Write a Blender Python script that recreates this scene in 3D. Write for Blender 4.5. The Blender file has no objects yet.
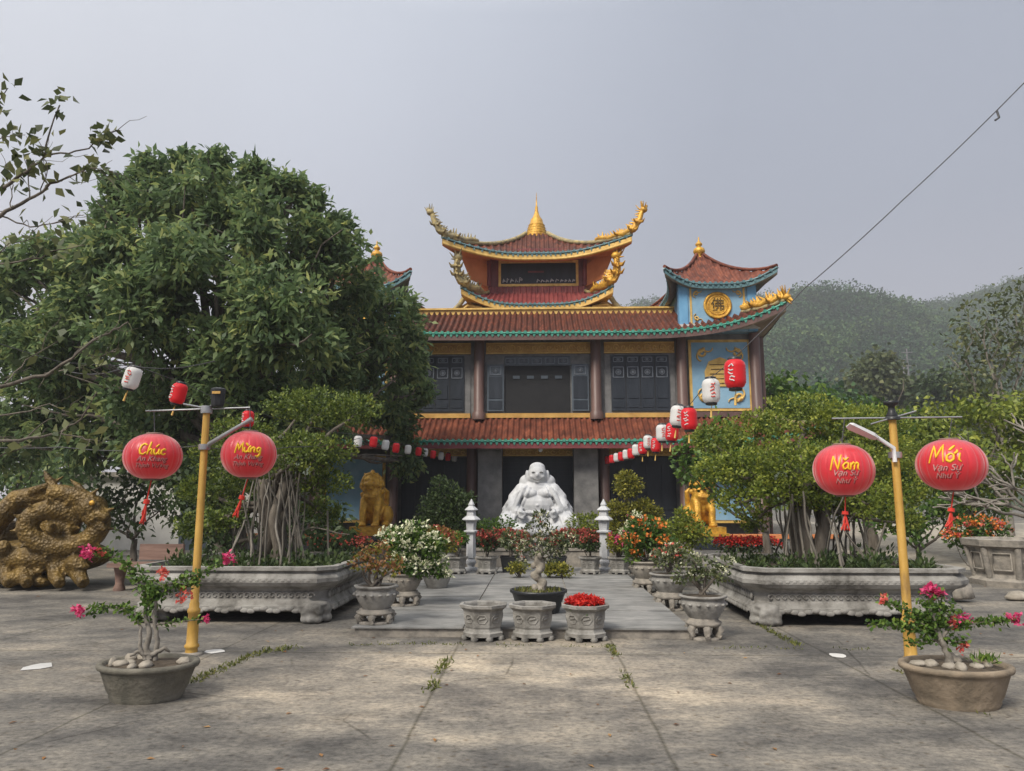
import bpy, math, random
import numpy as np
from mathutils import Vector, Matrix, noise as mnoise

# ------------------------------------------------------------------ camera, sky, sun, exposure
SC = bpy.context.scene
COL = SC.collection
F, CX, CY = 740.0, 512.0, 385.5
PITCH = math.atan((500.0 - CY) / F)
YAW = math.atan(26.0 / (F / math.cos(PITCH)))
EYE = Vector((0, 0, 1.6))
ROT = Matrix.Rotation(YAW, 3, 'Z') @ Matrix.Rotation(math.pi / 2 + PITCH, 3, 'X')
cd = bpy.data.cameras.new('camera')
cd.sensor_fit = 'HORIZONTAL'; cd.sensor_width = 36.0; cd.lens = 36.0 * F / 1024.0
cd.clip_start = 0.1; cd.clip_end = 4000
cam = bpy.data.objects.new('camera', cd); COL.objects.link(cam)
cam.matrix_world = Matrix.Translation(EYE) @ ROT.to_4x4()
SC.camera = cam

SUN_DIR = Vector((-0.40, -0.58, 0.71)).normalized()      # towards the sun
el = math.asin(SUN_DIR.z); az = math.atan2(SUN_DIR.x, SUN_DIR.y)
W = bpy.data.worlds.new('World'); SC.world = W; W.use_nodes = True
wn = W.node_tree; wn.nodes.clear()
wo = wn.nodes.new('ShaderNodeOutputWorld'); bg = wn.nodes.new('ShaderNodeBackground')
bg.inputs['Strength'].default_value = 0.1
sky = wn.nodes.new('ShaderNodeTexSky'); sky.sky_type = 'NISHITA'; sky.sun_disc = False
sky.sun_elevation = el; sky.sun_rotation = az; sky.dust_density = 4.0; sky.air_density = 1.2
# cloud deck: an even grey overcast, brighter overhead and around the veiled sun
tc = wn.nodes.new('ShaderNodeTexCoord')
sep = wn.nodes.new('ShaderNodeSeparateXYZ'); wn.links.new(tc.outputs['Generated'], sep.inputs[0])
rz = wn.nodes.new('ShaderNodeValToRGB'); wn.links.new(sep.outputs['Z'], rz.inputs[0])
e = rz.color_ramp.elements
e[0].position = 0.0; e[0].color = (0.43, 0.40, 0.455, 1)
e[1].position = 1.0; e[1].color = (1.45, 1.43, 1.42, 1)
for p_, c_ in ((0.16, (0.345, 0.34, 0.415, 1)), (0.34, (0.285, 0.31, 0.385, 1)), (0.58, (0.325, 0.355, 0.425, 1)), (0.82, (0.95, 0.95, 0.97, 1))):
    k = e.new(p_); k.color = c_
dotn = wn.nodes.new('ShaderNodeVectorMath'); dotn.operation = 'DOT_PRODUCT'
wn.links.new(tc.outputs['Generated'], dotn.inputs[0]); dotn.inputs[1].default_value = Vector((-0.75, 0.5, 0.42)).normalized()
rd = wn.nodes.new('ShaderNodeMapRange'); wn.links.new(dotn.outputs['Value'], rd.inputs['Value'])
rd.inputs['From Min'].default_value = 0.45; rd.inputs['From Max'].default_value = 1.0
rd.inputs['To Min'].default_value = 8.2; rd.inputs['To Max'].default_value = 17.0
nz = wn.nodes.new('ShaderNodeTexNoise'); nz.inputs['Scale'].default_value = 2.2; nz.inputs['Detail'].default_value = 5
wn.links.new(tc.outputs['Generated'], nz.inputs['Vector'])
nr = wn.nodes.new('ShaderNodeMapRange'); wn.links.new(nz.outputs['Fac'], nr.inputs['Value'])
nr.inputs['To Min'].default_value = 0.86; nr.inputs['To Max'].default_value = 1.14
m1 = wn.nodes.new('ShaderNodeMath'); m1.operation = 'MULTIPLY'
wn.links.new(rd.outputs[0], m1.inputs[0]); wn.links.new(nr.outputs[0], m1.inputs[1])
vs = wn.nodes.new('ShaderNodeVectorMath'); vs.operation = 'SCALE'
wn.links.new(rz.outputs['Color'], vs.inputs[0]); wn.links.new(m1.outputs[0], vs.inputs['Scale'])
gl = wn.nodes.new('ShaderNodeValToRGB'); wn.links.new(dotn.outputs['Value'], gl.inputs[0])      # warmer around the veiled sun glow
gl.color_ramp.elements[0].position = 0.45; gl.color_ramp.elements[0].color = (0.97, 1.0, 1.03, 1); gl.color_ramp.elements[1].position = 1.0; gl.color_ramp.elements[1].color = (1.0, 0.955, 0.86, 1)
tw_ = wn.nodes.new('ShaderNodeVectorMath'); tw_.operation = 'MULTIPLY'; wn.links.new(vs.outputs[0], tw_.inputs[0]); wn.links.new(gl.outputs['Color'], tw_.inputs[1]); vs = tw_
mx = wn.nodes.new('ShaderNodeMixRGB'); mx.inputs['Fac'].default_value = 0.9
wn.links.new(sky.outputs[0], mx.inputs[1]); wn.links.new(vs.outputs[0], mx.inputs[2])
wn.links.new(mx.outputs[0], bg.inputs['Color']); wn.links.new(bg.outputs[0], wo.inputs['Surface'])

sd = bpy.data.lights.new('sun', 'SUN'); sd.energy = 3.0; sd.angle = math.radians(20); sd.color = (1.0, 0.93, 0.82)
sun = bpy.data.objects.new('sun', sd); COL.objects.link(sun)
sun.rotation_euler = SUN_DIR.to_track_quat('Z', 'Y').to_euler()
SC.view_settings.view_transform = 'Standard'; SC.view_settings.look = 'None'
SC.view_settings.exposure = 0.56; SC.view_settings.gamma = 1.0; SC.view_settings.use_curve_mapping = False
try:
    SC.cycles.max_bounces = 6; SC.cycles.diffuse_bounces = 3; SC.cycles.transparent_max_bounces = 8
    SC.cycles.use_denoising = True
except Exception:
    pass

# ------------------------------------------------------------------ helpers
def at(px, py, Y):
    d = ROT @ Vector((px - CX, CY - py, -F)); return EYE + d * (Y / d.y)
def gnd(px, py, z=0.0):
    d = ROT @ Vector((px - CX, CY - py, -F)); return EYE + d * ((z - EYE.z) / d.z)
def zz(py, Y, px=538): return at(px, py, Y).z
def proj(p):
    q = ROT.transposed() @ (Vector(p) - EYE); return CX - F*q.x/q.z, CY + F*q.y/q.z
def mpp(Y): return Y / 749.0                       # metres per pixel at depth Y

class MB:
    """collects geometry for ONE mesh object"""
    def __init__(s): s.v = []; s.f = []; s.m = []; s.sm = []
    def add(s, vs, fs, m=0, smooth=False):
        b = len(s.v); s.v.extend([tuple(v) for v in vs])
        for f in fs:
            s.f.append(tuple(b + i for i in f)); s.m.append(m); s.sm.append(smooth)
    def box(s, x0, x1, y0, y1, z0, z1, m=0):
        s.add([(x0,y0,z0),(x1,y0,z0),(x1,y1,z0),(x0,y1,z0),(x0,y0,z1),(x1,y0,z1),(x1,y1,z1),(x0,y1,z1)],
              [(0,3,2,1),(4,5,6,7),(0,1,5,4),(1,2,6,5),(2,3,7,6),(3,0,4,7)], m)
    def loft(s, rings, m=0, smooth=True, cap=True):
        n = len(rings[0]); vs = [p for r in rings for p in r]; fs = []
        for i in range(len(rings) - 1):
            for j in range(n):
                a = i*n + j; b = i*n + (j+1) % n
                fs.append((a, b, b + n, a + n))
        s.add(vs, fs, m, smooth)
        if cap:
            k = len(rings) - 1
            s.add(rings[0], [tuple(range(n))[::-1]], m); s.add(rings[k], [tuple(range(n))], m)
    def tube(s, pts, rad, n=8, m=0, smooth=True, cap=True, flat=1.0):
        pts = [Vector(p) for p in pts]
        if not hasattr(rad, '__len__'): rad = [rad] * len(pts)
        rings = []; u = None
        for i, p in enumerate(pts):
            t = (pts[min(i+1, len(pts)-1)] - pts[max(i-1, 0)])
            if t.length < 1e-9: t = Vector((0,0,1))
            t.normalize()
            if u is None:
                u = t.orthogonal().normalized()
            u = (u - t * u.dot(t))
            if u.length < 1e-6: u = t.orthogonal()
            u.normalize(); w = t.cross(u)
            rings.append([p + (u * math.cos(2*math.pi*k/n) + w * math.sin(2*math.pi*k/n) * flat) * rad[i] for k in range(n)])
        s.loft(rings, m, smooth, cap)
    def lathe(s, prof, n=16, c=(0,0,0), m=0, sx=1.0, sy=1.0, ph=0.0, smooth=True, cap=True):
        rings = [[(c[0] + r*sx*math.cos(2*math.pi*k/n + ph), c[1] + r*sy*math.sin(2*math.pi*k/n + ph), c[2] + z) for k in range(n)] for r, z in prof]
        s.loft(rings, m, smooth, cap)
    def ell(s, c, r, nu=12, nv=8, m=0, rot=None):
        c = Vector(c); rings = []
        for i in range(nv + 1):
            th = math.pi * (0.03 + 0.94 * i / nv); ring = []
            for k in range(nu):
                a = 2*math.pi*k/nu
                p = Vector((r[0]*math.sin(th)*math.cos(a), r[1]*math.sin(th)*math.sin(a), -r[2]*math.cos(th)))
                if rot is not None: p = rot @ p
                ring.append(c + p)
            rings.append(ring)
        s.loft(rings, m)
    def grid(s, P, m=0, smooth=True):          # P[i][j] points
        nu, nv = len(P), len(P[0])
        s.add([p for r in P for p in r], [(i*nv+j, (i+1)*nv+j, (i+1)*nv+j+1, i*nv+j+1) for i in range(nu-1) for j in range(nv-1)], m, smooth)
    def prism(s, poly, y0, y1, m=0):           # outline in xz, extruded along y
        n = len(poly)
        s.add([(x, y0, z) for x, z in poly] + [(x, y1, z) for x, z in poly],
              [tuple(range(n)), tuple(range(2*n-1, n-1, -1))] + [(i, i+n, (i+1) % n + n, (i+1) % n) for i in range(n)], m)
    def slab(s, poly, z0, z1, m=0):            # outline in xy, extruded along z
        n = len(poly)
        s.add([(x, y, z0) for x, y in poly] + [(x, y, z1) for x, y in poly],
              [tuple(range(n))[::-1], tuple(range(n, 2*n))] + [(i, (i+1) % n, (i+1) % n + n, i+n) for i in range(n)], m)
    def build(s, name, mats, parent=None, org=None):
        return mk(name, s.v, s.f, mats, parent, org, s.m, s.sm)

ORG = {}
def mk(name, v, f, mats, parent=None, org=None, mi=None, sm=None, var=None):
    o0 = ORG[parent.name] if parent is not None else Vector(org or (0,0,0))
    me = bpy.data.meshes.new(name)
    if isinstance(v, np.ndarray):
        v = v - np.array(o0)[None, :]; n = len(v); nf = len(f); k = f.shape[1]
        me.vertices.add(n); me.vertices.foreach_set('co', v.astype(np.float32).ravel())
        me.loops.add(nf*k); me.loops.foreach_set('vertex_index', f.astype(np.int32).ravel())
        me.polygons.add(nf); me.polygons.foreach_set('loop_start', np.arange(0, nf*k, k, dtype=np.int32))
        me.update(calc_edges=True); me.validate()
    else:
        me.from_pydata([tuple(Vector(p) - o0) for p in v], [], f); me.update()
    if not isinstance(mats, (list, tuple)): mats = [mats]
    for m_ in mats: me.materials.append(m_)
    if mi is not None and len(mats) > 1: me.polygons.foreach_set('material_index', mi)
    if sm is not None: me.polygons.foreach_set('use_smooth', sm)
    if var is not None:
        a = me.attributes.new('var', 'FLOAT', 'POINT'); a.data.foreach_set('value', var.astype(np.float32))
    o = bpy.data.objects.new(name, me); COL.objects.link(o)
    if parent is not None: o.parent = parent
    else: o.location = o0
    ORG[o.name] = Vector(o0)
    return o
def tag(o, label=None, cat=None, group=None, kind=None):
    if label: o['label'] = label
    if cat: o['category'] = cat
    if group: o['group'] = group
    if kind: o['kind'] = kind
    return o
def thing(name, label, cat, loc=(0,0,0), group=None):
    o = bpy.data.objects.new(name, None); COL.objects.link(o); o.location = loc; o.empty_display_size = 0.2
    ORG[o.name] = Vector(loc); return tag(o, label, cat, group)
def copy_tree(o, parent=None):
    c = o.copy(); COL.objects.link(c)
    if parent is not None: c.parent = parent
    for ch in list(o.children): copy_tree(ch, c)
    return c
def place(o, loc, rz=0.0, sc=1.0, label=None):
    o.location = loc; o.rotation_euler = (0, 0, rz); o.scale = (sc, sc, sc)
    if label: o['label'] = label
    return o

# ------------------------------------------------------------------ materials
def S(r, g, b):
    f = lambda c: (c/255/12.92) if c/255 <= 0.04045 else ((c/255 + 0.055)/1.055)**2.4
    return (f(r), f(g), f(b), 1.0)
def newmat(name):
    m = bpy.data.materials.new(name); m.use_nodes = True
    nt = m.node_tree; return m, nt, nt.nodes['Principled BSDF']
def ramp(nt, src, stops):
    r = nt.nodes.new('ShaderNodeValToRGB'); nt.links.new(src, r.inputs[0]); e = r.color_ramp.elements
    e[0].position, e[0].color = stops[0]; e[1].position, e[1].color = stops[-1]
    for p, c in stops[1:-1]:
        k = e.new(p); k.color = c
    return r
def tex(nt, scale, detail=5, stretch=(1,1,1), rough=0.6):
    t = nt.nodes.new('ShaderNodeTexCoord'); mp = nt.nodes.new('ShaderNodeMapping'); mp.inputs['Scale'].default_value = stretch
    n = nt.nodes.new('ShaderNodeTexNoise'); n.inputs['Scale'].default_value = scale; n.inputs['Detail'].default_value = detail; n.inputs['Roughness'].default_value = rough
    nt.links.new(t.outputs['Object'], mp.inputs[0]); nt.links.new(mp.outputs[0], n.inputs['Vector']); return n
def bump(nt, b, h, strength, dist=0.02):
    k = nt.nodes.new('ShaderNodeBump'); k.inputs['Strength'].default_value = strength; k.inputs['Distance'].default_value = dist
    nt.links.new(h, k.inputs['Height']); nt.links.new(k.outputs[0], b.inputs['Normal'])
def pm(name, c1, c2, scale=6, rough=0.7, metal=0.0, bmp=0.25, detail=6, stretch=(1,1,1), c3=None, lo=0.3, hi=0.7, spec=0.4, dist=0.02):
    m, nt, b = newmat(name)
    n = tex(nt, scale, detail, stretch)
    st = [(lo, c1), (hi, c2)] if c3 is None else [(lo, c1), ((lo+hi)/2, c2), (hi, c3)]
    r = ramp(nt, n.outputs['Fac'], st); nt.links.new(r.outputs[0], b.inputs['Base Color'])
    b.inputs['Roughness'].default_value = rough; b.inputs['Metallic'].default_value = metal
    b.inputs['Specular IOR Level'].default_value = spec
    if bmp:
        n2 = tex(nt, scale*4, 6, stretch); bump(nt, b, n2.outputs['Fac'], bmp, dist)
    return m
def fol(name, dark, mid, light, tr=0.3, rough=0.5):
    m, nt, b = newmat(name)
    a = nt.nodes.new('ShaderNodeAttribute'); a.attribute_name = 'var'
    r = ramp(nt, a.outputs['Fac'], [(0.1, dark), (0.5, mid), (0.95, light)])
    nt.links.new(r.outputs[0], b.inputs['Base Color']); b.inputs['Roughness'].default_value = rough
    b.inputs['Specular IOR Level'].default_value = 0.35
    t = nt.nodes.new('ShaderNodeBsdfTranslucent'); nt.links.new(r.outputs[0], t.inputs['Color'])
    mx_ = nt.nodes.new('ShaderNodeMixShader'); mx_.inputs[0].default_value = tr
    nt.links.new(b.outputs[0], mx_.inputs[1]); nt.links.new(t.outputs[0], mx_.inputs[2])
    nt.links.new(mx_.outputs[0], nt.nodes['Material Output'].inputs['Surface']); return m

M = {}
M['stone'] = pm('carved_stone', (0.085,0.080,0.070,1), (0.25,0.24,0.22,1), 4, 0.88, bmp=0.7, c3=(0.36,0.35,0.325,1), lo=0.30, hi=0.72, detail=9)
M['stone_dark'] = pm('weathered_stone', (0.10,0.095,0.085,1), (0.27,0.245,0.21,1), 6, 0.9, bmp=0.6, c3=(0.38,0.34,0.28,1), lo=0.25, hi=0.8)
M['pot_old'] = pm('old_concrete_pot', (0.09,0.078,0.06,1), (0.24,0.19,0.135,1), 4, 0.9, bmp=0.6, c3=(0.36,0.29,0.215,1), lo=0.25, hi=0.8)
M['pot_grey'] = pm('mossy_pot', (0.05,0.05,0.042,1), (0.135,0.125,0.10,1), 5, 0.9, bmp=0.6, c3=(0.23,0.21,0.17,1), lo=0.25, hi=0.8)
M['pavstone'] = pm('statue_white', (0.36,0.37,0.39,1), (0.60,0.605,0.615,1), 3, 0.6, bmp=0.3)
M['granite'] = pm('grey_granite', (0.10,0.10,0.10,1), (0.22,0.215,0.21,1), 3.5, 0.65, bmp=0.2)
M['gold'] = pm('gold_paint', (0.36,0.17,0.018,1), (0.80,0.46,0.06,1), 8, 0.36, 0.3, bmp=0.6, spec=0.5, dist=0.03)
M['goldtrim'] = pm('gold_trim', (0.50,0.30,0.07,1), (0.78,0.53,0.17,1), 6, 0.5, 0.1, bmp=0.3)
M['ochre'] = pm('ochre_plaster', (0.40,0.22,0.06,1), (0.62,0.38,0.11,1), 3, 0.8, bmp=0.1)
M['bronze'] = pm('old_gilt', (0.025,0.016,0.006,1), (0.115,0.072,0.018,1), 4, 0.5, 0.2, bmp=0.5, c3=(0.27,0.17,0.04,1), lo=0.2, hi=0.8)
M['tile'] = pm('clay_tile', (0.030,0.012,0.009,1), (0.10,0.030,0.018,1), 3.6, 0.62, bmp=0.3, c3=(0.24,0.07,0.035,1), lo=0.25, hi=0.78, spec=0.25)
M['tile_old'] = pm('orange_tile', (0.045,0.016,0.011,1), (0.145,0.044,0.026,1), 3.2, 0.65, bmp=0.3, c3=(0.30,0.10,0.052,1), lo=0.25, hi=0.75, spec=0.25)
M['tile_red'] = pm('red_tile', (0.09,0.02,0.024,1), (0.22,0.05,0.048,1), 3, 0.45, bmp=0.25, c3=(0.32,0.10,0.085,1), lo=0.25, hi=0.78)
M['green'] = pm('green_glaze', (0.02,0.16,0.11,1), (0.09,0.38,0.28,1), 6, 0.3, bmp=0.1, spec=0.6)
M['bluegreen'] = pm('bluegrey_glaze', (0.06,0.13,0.15,1), (0.15,0.27,0.29,1), 6, 0.35, bmp=0.1)
M['ridge'] = pm('ridge_plaster', (0.12,0.11,0.08,1), (0.36,0.29,0.14,1), 7, 0.6, bmp=0.4, c3=(0.52,0.39,0.13,1), lo=0.3, hi=0.75)
M['soffit'] = pm('soffit_plaster', (0.22,0.19,0.15,1), (0.34,0.29,0.23,1), 3, 0.85, bmp=0.1)
M['orange'] = pm('orange_plaster', (0.50,0.17,0.06,1), (0.64,0.25,0.10,1), 2, 0.75, bmp=0.05)
M['maroon'] = pm('maroon_paint', (0.13,0.03,0.035,1), (0.24,0.06,0.06,1), 3, 0.5, bmp=0.1)
M['column'] = pm('brown_column', (0.085,0.05,0.045,1), (0.16,0.095,0.08,1), 4, 0.45, bmp=0.1, stretch=(1,1,0.2))
M['door'] = pm('blue_black_wood', (0.011,0.016,0.024,1), (0.027,0.034,0.046,1), 5, 0.45, bmp=0.15, stretch=(1,1,0.2))
M['shutter'] = pm('grey_shutter', (0.05,0.066,0.085,1), (0.095,0.118,0.142,1), 5, 0.5, bmp=0.15, stretch=(1,1,0.2))
M['lattice'] = pm('lattice_paint', (0.10,0.12,0.15,1), (0.20,0.22,0.25,1), 8, 0.5, bmp=0.0)
M['dark'] = pm('interior_shade_and_joint', (0.006,0.007,0.009,1), (0.014,0.014,0.016,1), 3, 0.7, bmp=0.0)  # near-black: painted darkness of the unlit hall, also the door joints
M['frame'] = pm('grey_frame', (0.11,0.11,0.112,1), (0.21,0.207,0.203,1), 4, 0.7, bmp=0.2)
M['blue'] = pm('blue_plaster', (0.175,0.33,0.47,1), (0.27,0.44,0.57,1), 2.5, 0.7, bmp=0.06)
M['blued'] = pm('blue_column_paint', (0.12,0.30,0.50,1), (0.18,0.40,0.60,1), 3, 0.55, bmp=0.06)
M['pale'] = pm('pale_plaster', (0.48,0.47,0.45,1), (0.62,0.61,0.58,1), 2, 0.8, bmp=0.08)
M['bark'] = pm('bark', (0.055,0.045,0.035,1), (0.19,0.165,0.135,1), 9, 0.9, bmp=0.8, stretch=(1,1,0.25))
M['root'] = pm('aerial_root', (0.085,0.075,0.06,1), (0.22,0.20,0.17,1), 9, 0.9, bmp=0.5, stretch=(1,1,0.2))
M['barkp'] = pm('pale_bark', (0.13,0.115,0.095,1), (0.28,0.255,0.22,1), 9, 0.9, bmp=0.4)
M['soil'] = pm('soil', (0.035,0.026,0.018,1), (0.11,0.085,0.06,1), 14, 0.95, bmp=0.8)
M['rock'] = pm('pale_rock', (0.17,0.15,0.12,1), (0.40,0.36,0.30,1), 6, 0.9, bmp=0.6)
M['plastic'] = pm('black_plastic', (0.016,0.017,0.019,1), (0.03,0.032,0.035,1), 4, 0.4, bmp=0.05)
M['pole'] = pm('yellow_pole', (0.20,0.115,0.035,1), (0.46,0.27,0.055,1), 6, 0.55, bmp=0.3, stretch=(1,1,0.3), c3=(0.58,0.36,0.085,1), lo=0.28)
M['metal'] = pm('grey_metal', (0.28,0.29,0.30,1), (0.42,0.43,0.44,1), 6, 0.4, 0.5, bmp=0.05)
M['white'] = pm('white_plastic', (0.62,0.63,0.64,1), (0.75,0.76,0.77,1), 4, 0.4, bmp=0.03)
M['wire'] = pm('dark_wire', (0.05,0.05,0.055,1), (0.09,0.09,0.095,1), 4, 0.6, bmp=0)
M['wood'] = pm('worn_bench_wood', (0.13,0.075,0.06,1), (0.25,0.16,0.125,1), 5, 0.7, bmp=0.3, stretch=(0.3,3,3))
M['yellow'] = pm('yellow_lettering', (0.75,0.40,0.008,1), (0.86,0.52,0.02,1), 5, 0.5, bmp=0)
M['silver'] = pm('silver_lettering', (0.46,0.20,0.19,1), (0.60,0.34,0.31,1), 5, 0.5, bmp=0)
M['brownink'] = pm('dark_red_lettering', (0.22,0.02,0.03,1), (0.30,0.04,0.04,1), 5, 0.5, bmp=0)
M['gravel'] = pm('pale_gravel', (0.24,0.21,0.17,1), (0.42,0.38,0.31,1), 5, 0.95, bmp=0.5)
def fabric(name, c1, c2, tr=0.25, rough=0.5, sheen=0.3, scale=3.0):
    m = pm(name, c1, c2, scale, rough, bmp=0.04); nt = m.node_tree; b = nt.nodes['Principled BSDF']
    b.inputs['Sheen Weight'].default_value = sheen; b.inputs['Sheen Roughness'].default_value = 0.4
    t = nt.nodes.new('ShaderNodeBsdfTranslucent'); t.inputs['Color'].default_value = c2
    x = nt.nodes.new('ShaderNodeMixShader'); x.inputs[0].default_value = tr
    nt.links.new(b.outputs[0], x.inputs[1]); nt.links.new(t.outputs[0], x.inputs[2])
    nt.links.new(x.outputs[0], nt.nodes['Material Output'].inputs['Surface']); return m
M['redcloth'] = fabric('red_lantern_cloth', (0.66,0.026,0.042,1), (0.84,0.05,0.07,1), 0.38, 0.34, 0.9)
M['redcloth'].node_tree.nodes['Principled BSDF'].inputs['Coat Weight'].default_value = 1.0
M['redcloth'].node_tree.nodes['Principled BSDF'].inputs['Coat Roughness'].default_value = 0.38
M['redpaper'] = fabric('red_lantern_paper', (0.68,0.012,0.025,1), (0.80,0.025,0.035,1), 0.35)
M['whitepaper'] = fabric('white_lantern_paper', (0.70,0.70,0.69,1), (0.82,0.81,0.79,1), 0.35)
M['tassel'] = fabric('red_tassel', (0.62,0.03,0.02,1), (0.76,0.06,0.035,1), 0.2, 0.7)
M['mango'] = fol('mango_leaf', (0.070,0.122,0.052,1), (0.17,0.25,0.10,1), (0.40,0.43,0.14,1), 0.45, 0.5)
M['banyan'] = fol('banyan_leaf', (0.045,0.075,0.016,1), (0.13,0.18,0.032,1), (0.30,0.33,0.06,1), 0.35)
M['banyan2'] = fol('banyan_leaf_bright', (0.06,0.095,0.016,1), (0.20,0.25,0.038,1), (0.40,0.42,0.07,1), 0.35)
M['bush'] = fol('bush_leaf', (0.032,0.072,0.014,1), (0.090,0.17,0.03,1), (0.22,0.31,0.055,1), 0.35)
M['deep'] = fol('deep_leaf', (0.024,0.046,0.015,1), (0.055,0.088,0.028,1), (0.115,0.155,0.05,1), 0.3)
M['olive'] = fol('olive_leaf', (0.05,0.068,0.03,1), (0.10,0.125,0.05,1), (0.19,0.19,0.07,1), 0.3)
M['golden'] = fol('golden_leaf', (0.075,0.085,0.014,1), (0.20,0.20,0.03,1), (0.42,0.36,0.05,1), 0.3)
M['forest'] = fol('forest_leaf', (0.022,0.062,0.024,1), (0.048,0.108,0.038,1), (0.12,0.18,0.055,1), 0.15, 0.9)
M['grass'] = fol('grass_blade', (0.05,0.07,0.015,1), (0.12,0.14,0.03,1), (0.26,0.24,0.07,1), 0.3)
M['dryleaf'] = fol('dry_leaf', (0.16,0.07,0.03,1), (0.30,0.14,0.05,1), (0.40,0.24,0.10,1), 0.3)
M['redflower'] = fol('red_flower', (0.30,0.008,0.01,1), (0.60,0.025,0.02,1), (0.78,0.07,0.04,1), 0.3)
M['dimred'] = fol('muted_red_flower', (0.16,0.03,0.03,1), (0.36,0.06,0.05,1), (0.52,0.12,0.08,1), 0.3)
M['pink'] = fol('pink_bract', (0.42,0.02,0.09,1), (0.68,0.055,0.20,1), (0.82,0.16,0.30,1), 0.35)
M['coral'] = fol('coral_bract', (0.50,0.06,0.06,1), (0.72,0.14,0.11,1), (0.82,0.28,0.18,1), 0.35)
M['orangefl'] = fol('orange_flower', (0.50,0.10,0.02,1), (0.78,0.22,0.04,1), (0.86,0.38,0.09,1), 0.3)
M['cream'] = fol('cream_flower', (0.55,0.56,0.34,1), (0.75,0.75,0.52,1), (0.85,0.84,0.68,1), 0.3)

# ------------------------------------------------------------------ foliage
def unit(a): return a / np.maximum(np.linalg.norm(a, axis=1, keepdims=True), 1e-9)
def leafmesh(rng, P, D, L, Wd, var, fold=0.25, up=0.5):
    """one folded diamond leaf per point, pointing along D"""
    n = len(P); D = unit(D)
    L = L * rng.uniform(0.7, 1.25, (n, 1)); w = Wd * rng.uniform(0.75, 1.2, (n, 1))
    nr = unit(rng.normal(0, 1, (n, 3)) + np.array([0, 0, up * 2]))
    side = unit(np.cross(D, nr)); nn = np.cross(side, D)
    mid = P + D * L * 0.42
    V = np.stack([P, mid + side * w + nn * w * fold, P + D * L - nn * L * 0.08, mid - side * w + nn * w * fold], 1).reshape(-1, 3)
    Fc = np.arange(4 * n).reshape(n, 4)
    return V, Fc, np.repeat(var, 4)
def sphere_dirs(rng, n): return unit(rng.normal(0, 1, (n, 3)))
def crown_leaves(rng, blobs, per, k, L, Wd, sig, droop=0.4, shell=(0.62, 1.05), zmin=None, spread=0.9, bright=0.0):
    """rosettes of leaves spread through the shells of a list of (centre, radii); per = rosettes per m2"""
    Ps, Ds, Vs = [], [], []
    for c, r in blobs:
        c = np.array(c); r = np.array(r)
        n = max(3, int(per * 4 * (r[0]*r[1] + r[1]*r[2] + r[0]*r[2])))
        d = sphere_dirs(rng, n); rad = rng.uniform(shell[0], shell[1], (n, 1))
        C = c + d * r * rad
        ax = unit(d + np.array([0, 0, 0.35]))
        cv = rng.normal(0, 0.15, n)
        P = np.repeat(C, k, 0) + rng.normal(0, sig, (n*k, 3))
        D = np.repeat(ax, k, 0) * 0.5 + rng.normal(0, spread * 0.6, (n*k, 3)) - np.array([0, 0, droop])
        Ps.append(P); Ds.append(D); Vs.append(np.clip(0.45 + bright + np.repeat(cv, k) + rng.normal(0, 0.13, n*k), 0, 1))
    P = np.concatenate(Ps); D = np.concatenate(Ds); v = np.concatenate(Vs)
    if zmin is not None:
        ok = P[:, 2] > zmin; P, D, v = P[ok], D[ok], v[ok]
    return leafmesh(rng, P, D, L, Wd, v)
def foliage(name, parent, mat, geo, org=None):
    V, Fc, v = geo; return mk(name, V, Fc, mat, parent, org, var=v)
def merge(gs):
    V, Fc, v, b = [], [], [], 0
    for a, f, q in gs:
        V.append(a); Fc.append(f + b); v.append(q); b += len(a)
    return np.concatenate(V), np.concatenate(Fc), np.concatenate(v)
def limb(mb, a, b, r0, r1, rng, wob=0.12, n=7, k=7):
    a = Vector(a); b = Vector(b); L = (b - a).length; pts, rs = [], []
    u1 = Vector(rng.normal(0, 1, 3)); u2 = Vector(rng.normal(0, 1, 3)); f1 = rng.uniform(0.8, 1.5); f2 = rng.uniform(2.0, 3.2)
    for i in range(n + 1):
        t = i / n; o = (u1 * math.sin(math.pi*t*f1) * 0.35 + u2 * math.sin(math.pi*t*f2) * 0.16) * wob * L * (1 - t**4)*min(1, t*4)
        pts.append(a.lerp(b, t) + o); rs.append(r0 + (r1 - r0) * t)
    mb.tube(pts, rs, k); return pts
def flowers(rng, C, size, n, spread):
    """bract clusters: n small petals round each centre"""
    m = len(C); P = np.repeat(np.array(C), n, 0) + rng.normal(0, spread, (m*n, 3))
    D = unit(rng.normal(0, 1, (m*n, 3)) + np.array([0, -0.1, 0.5]))
    return leafmesh(rng, P, D, size, size*0.38, np.clip(rng.normal(0.5, 0.22, m*n), 0, 1), fold=0.4)

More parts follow.
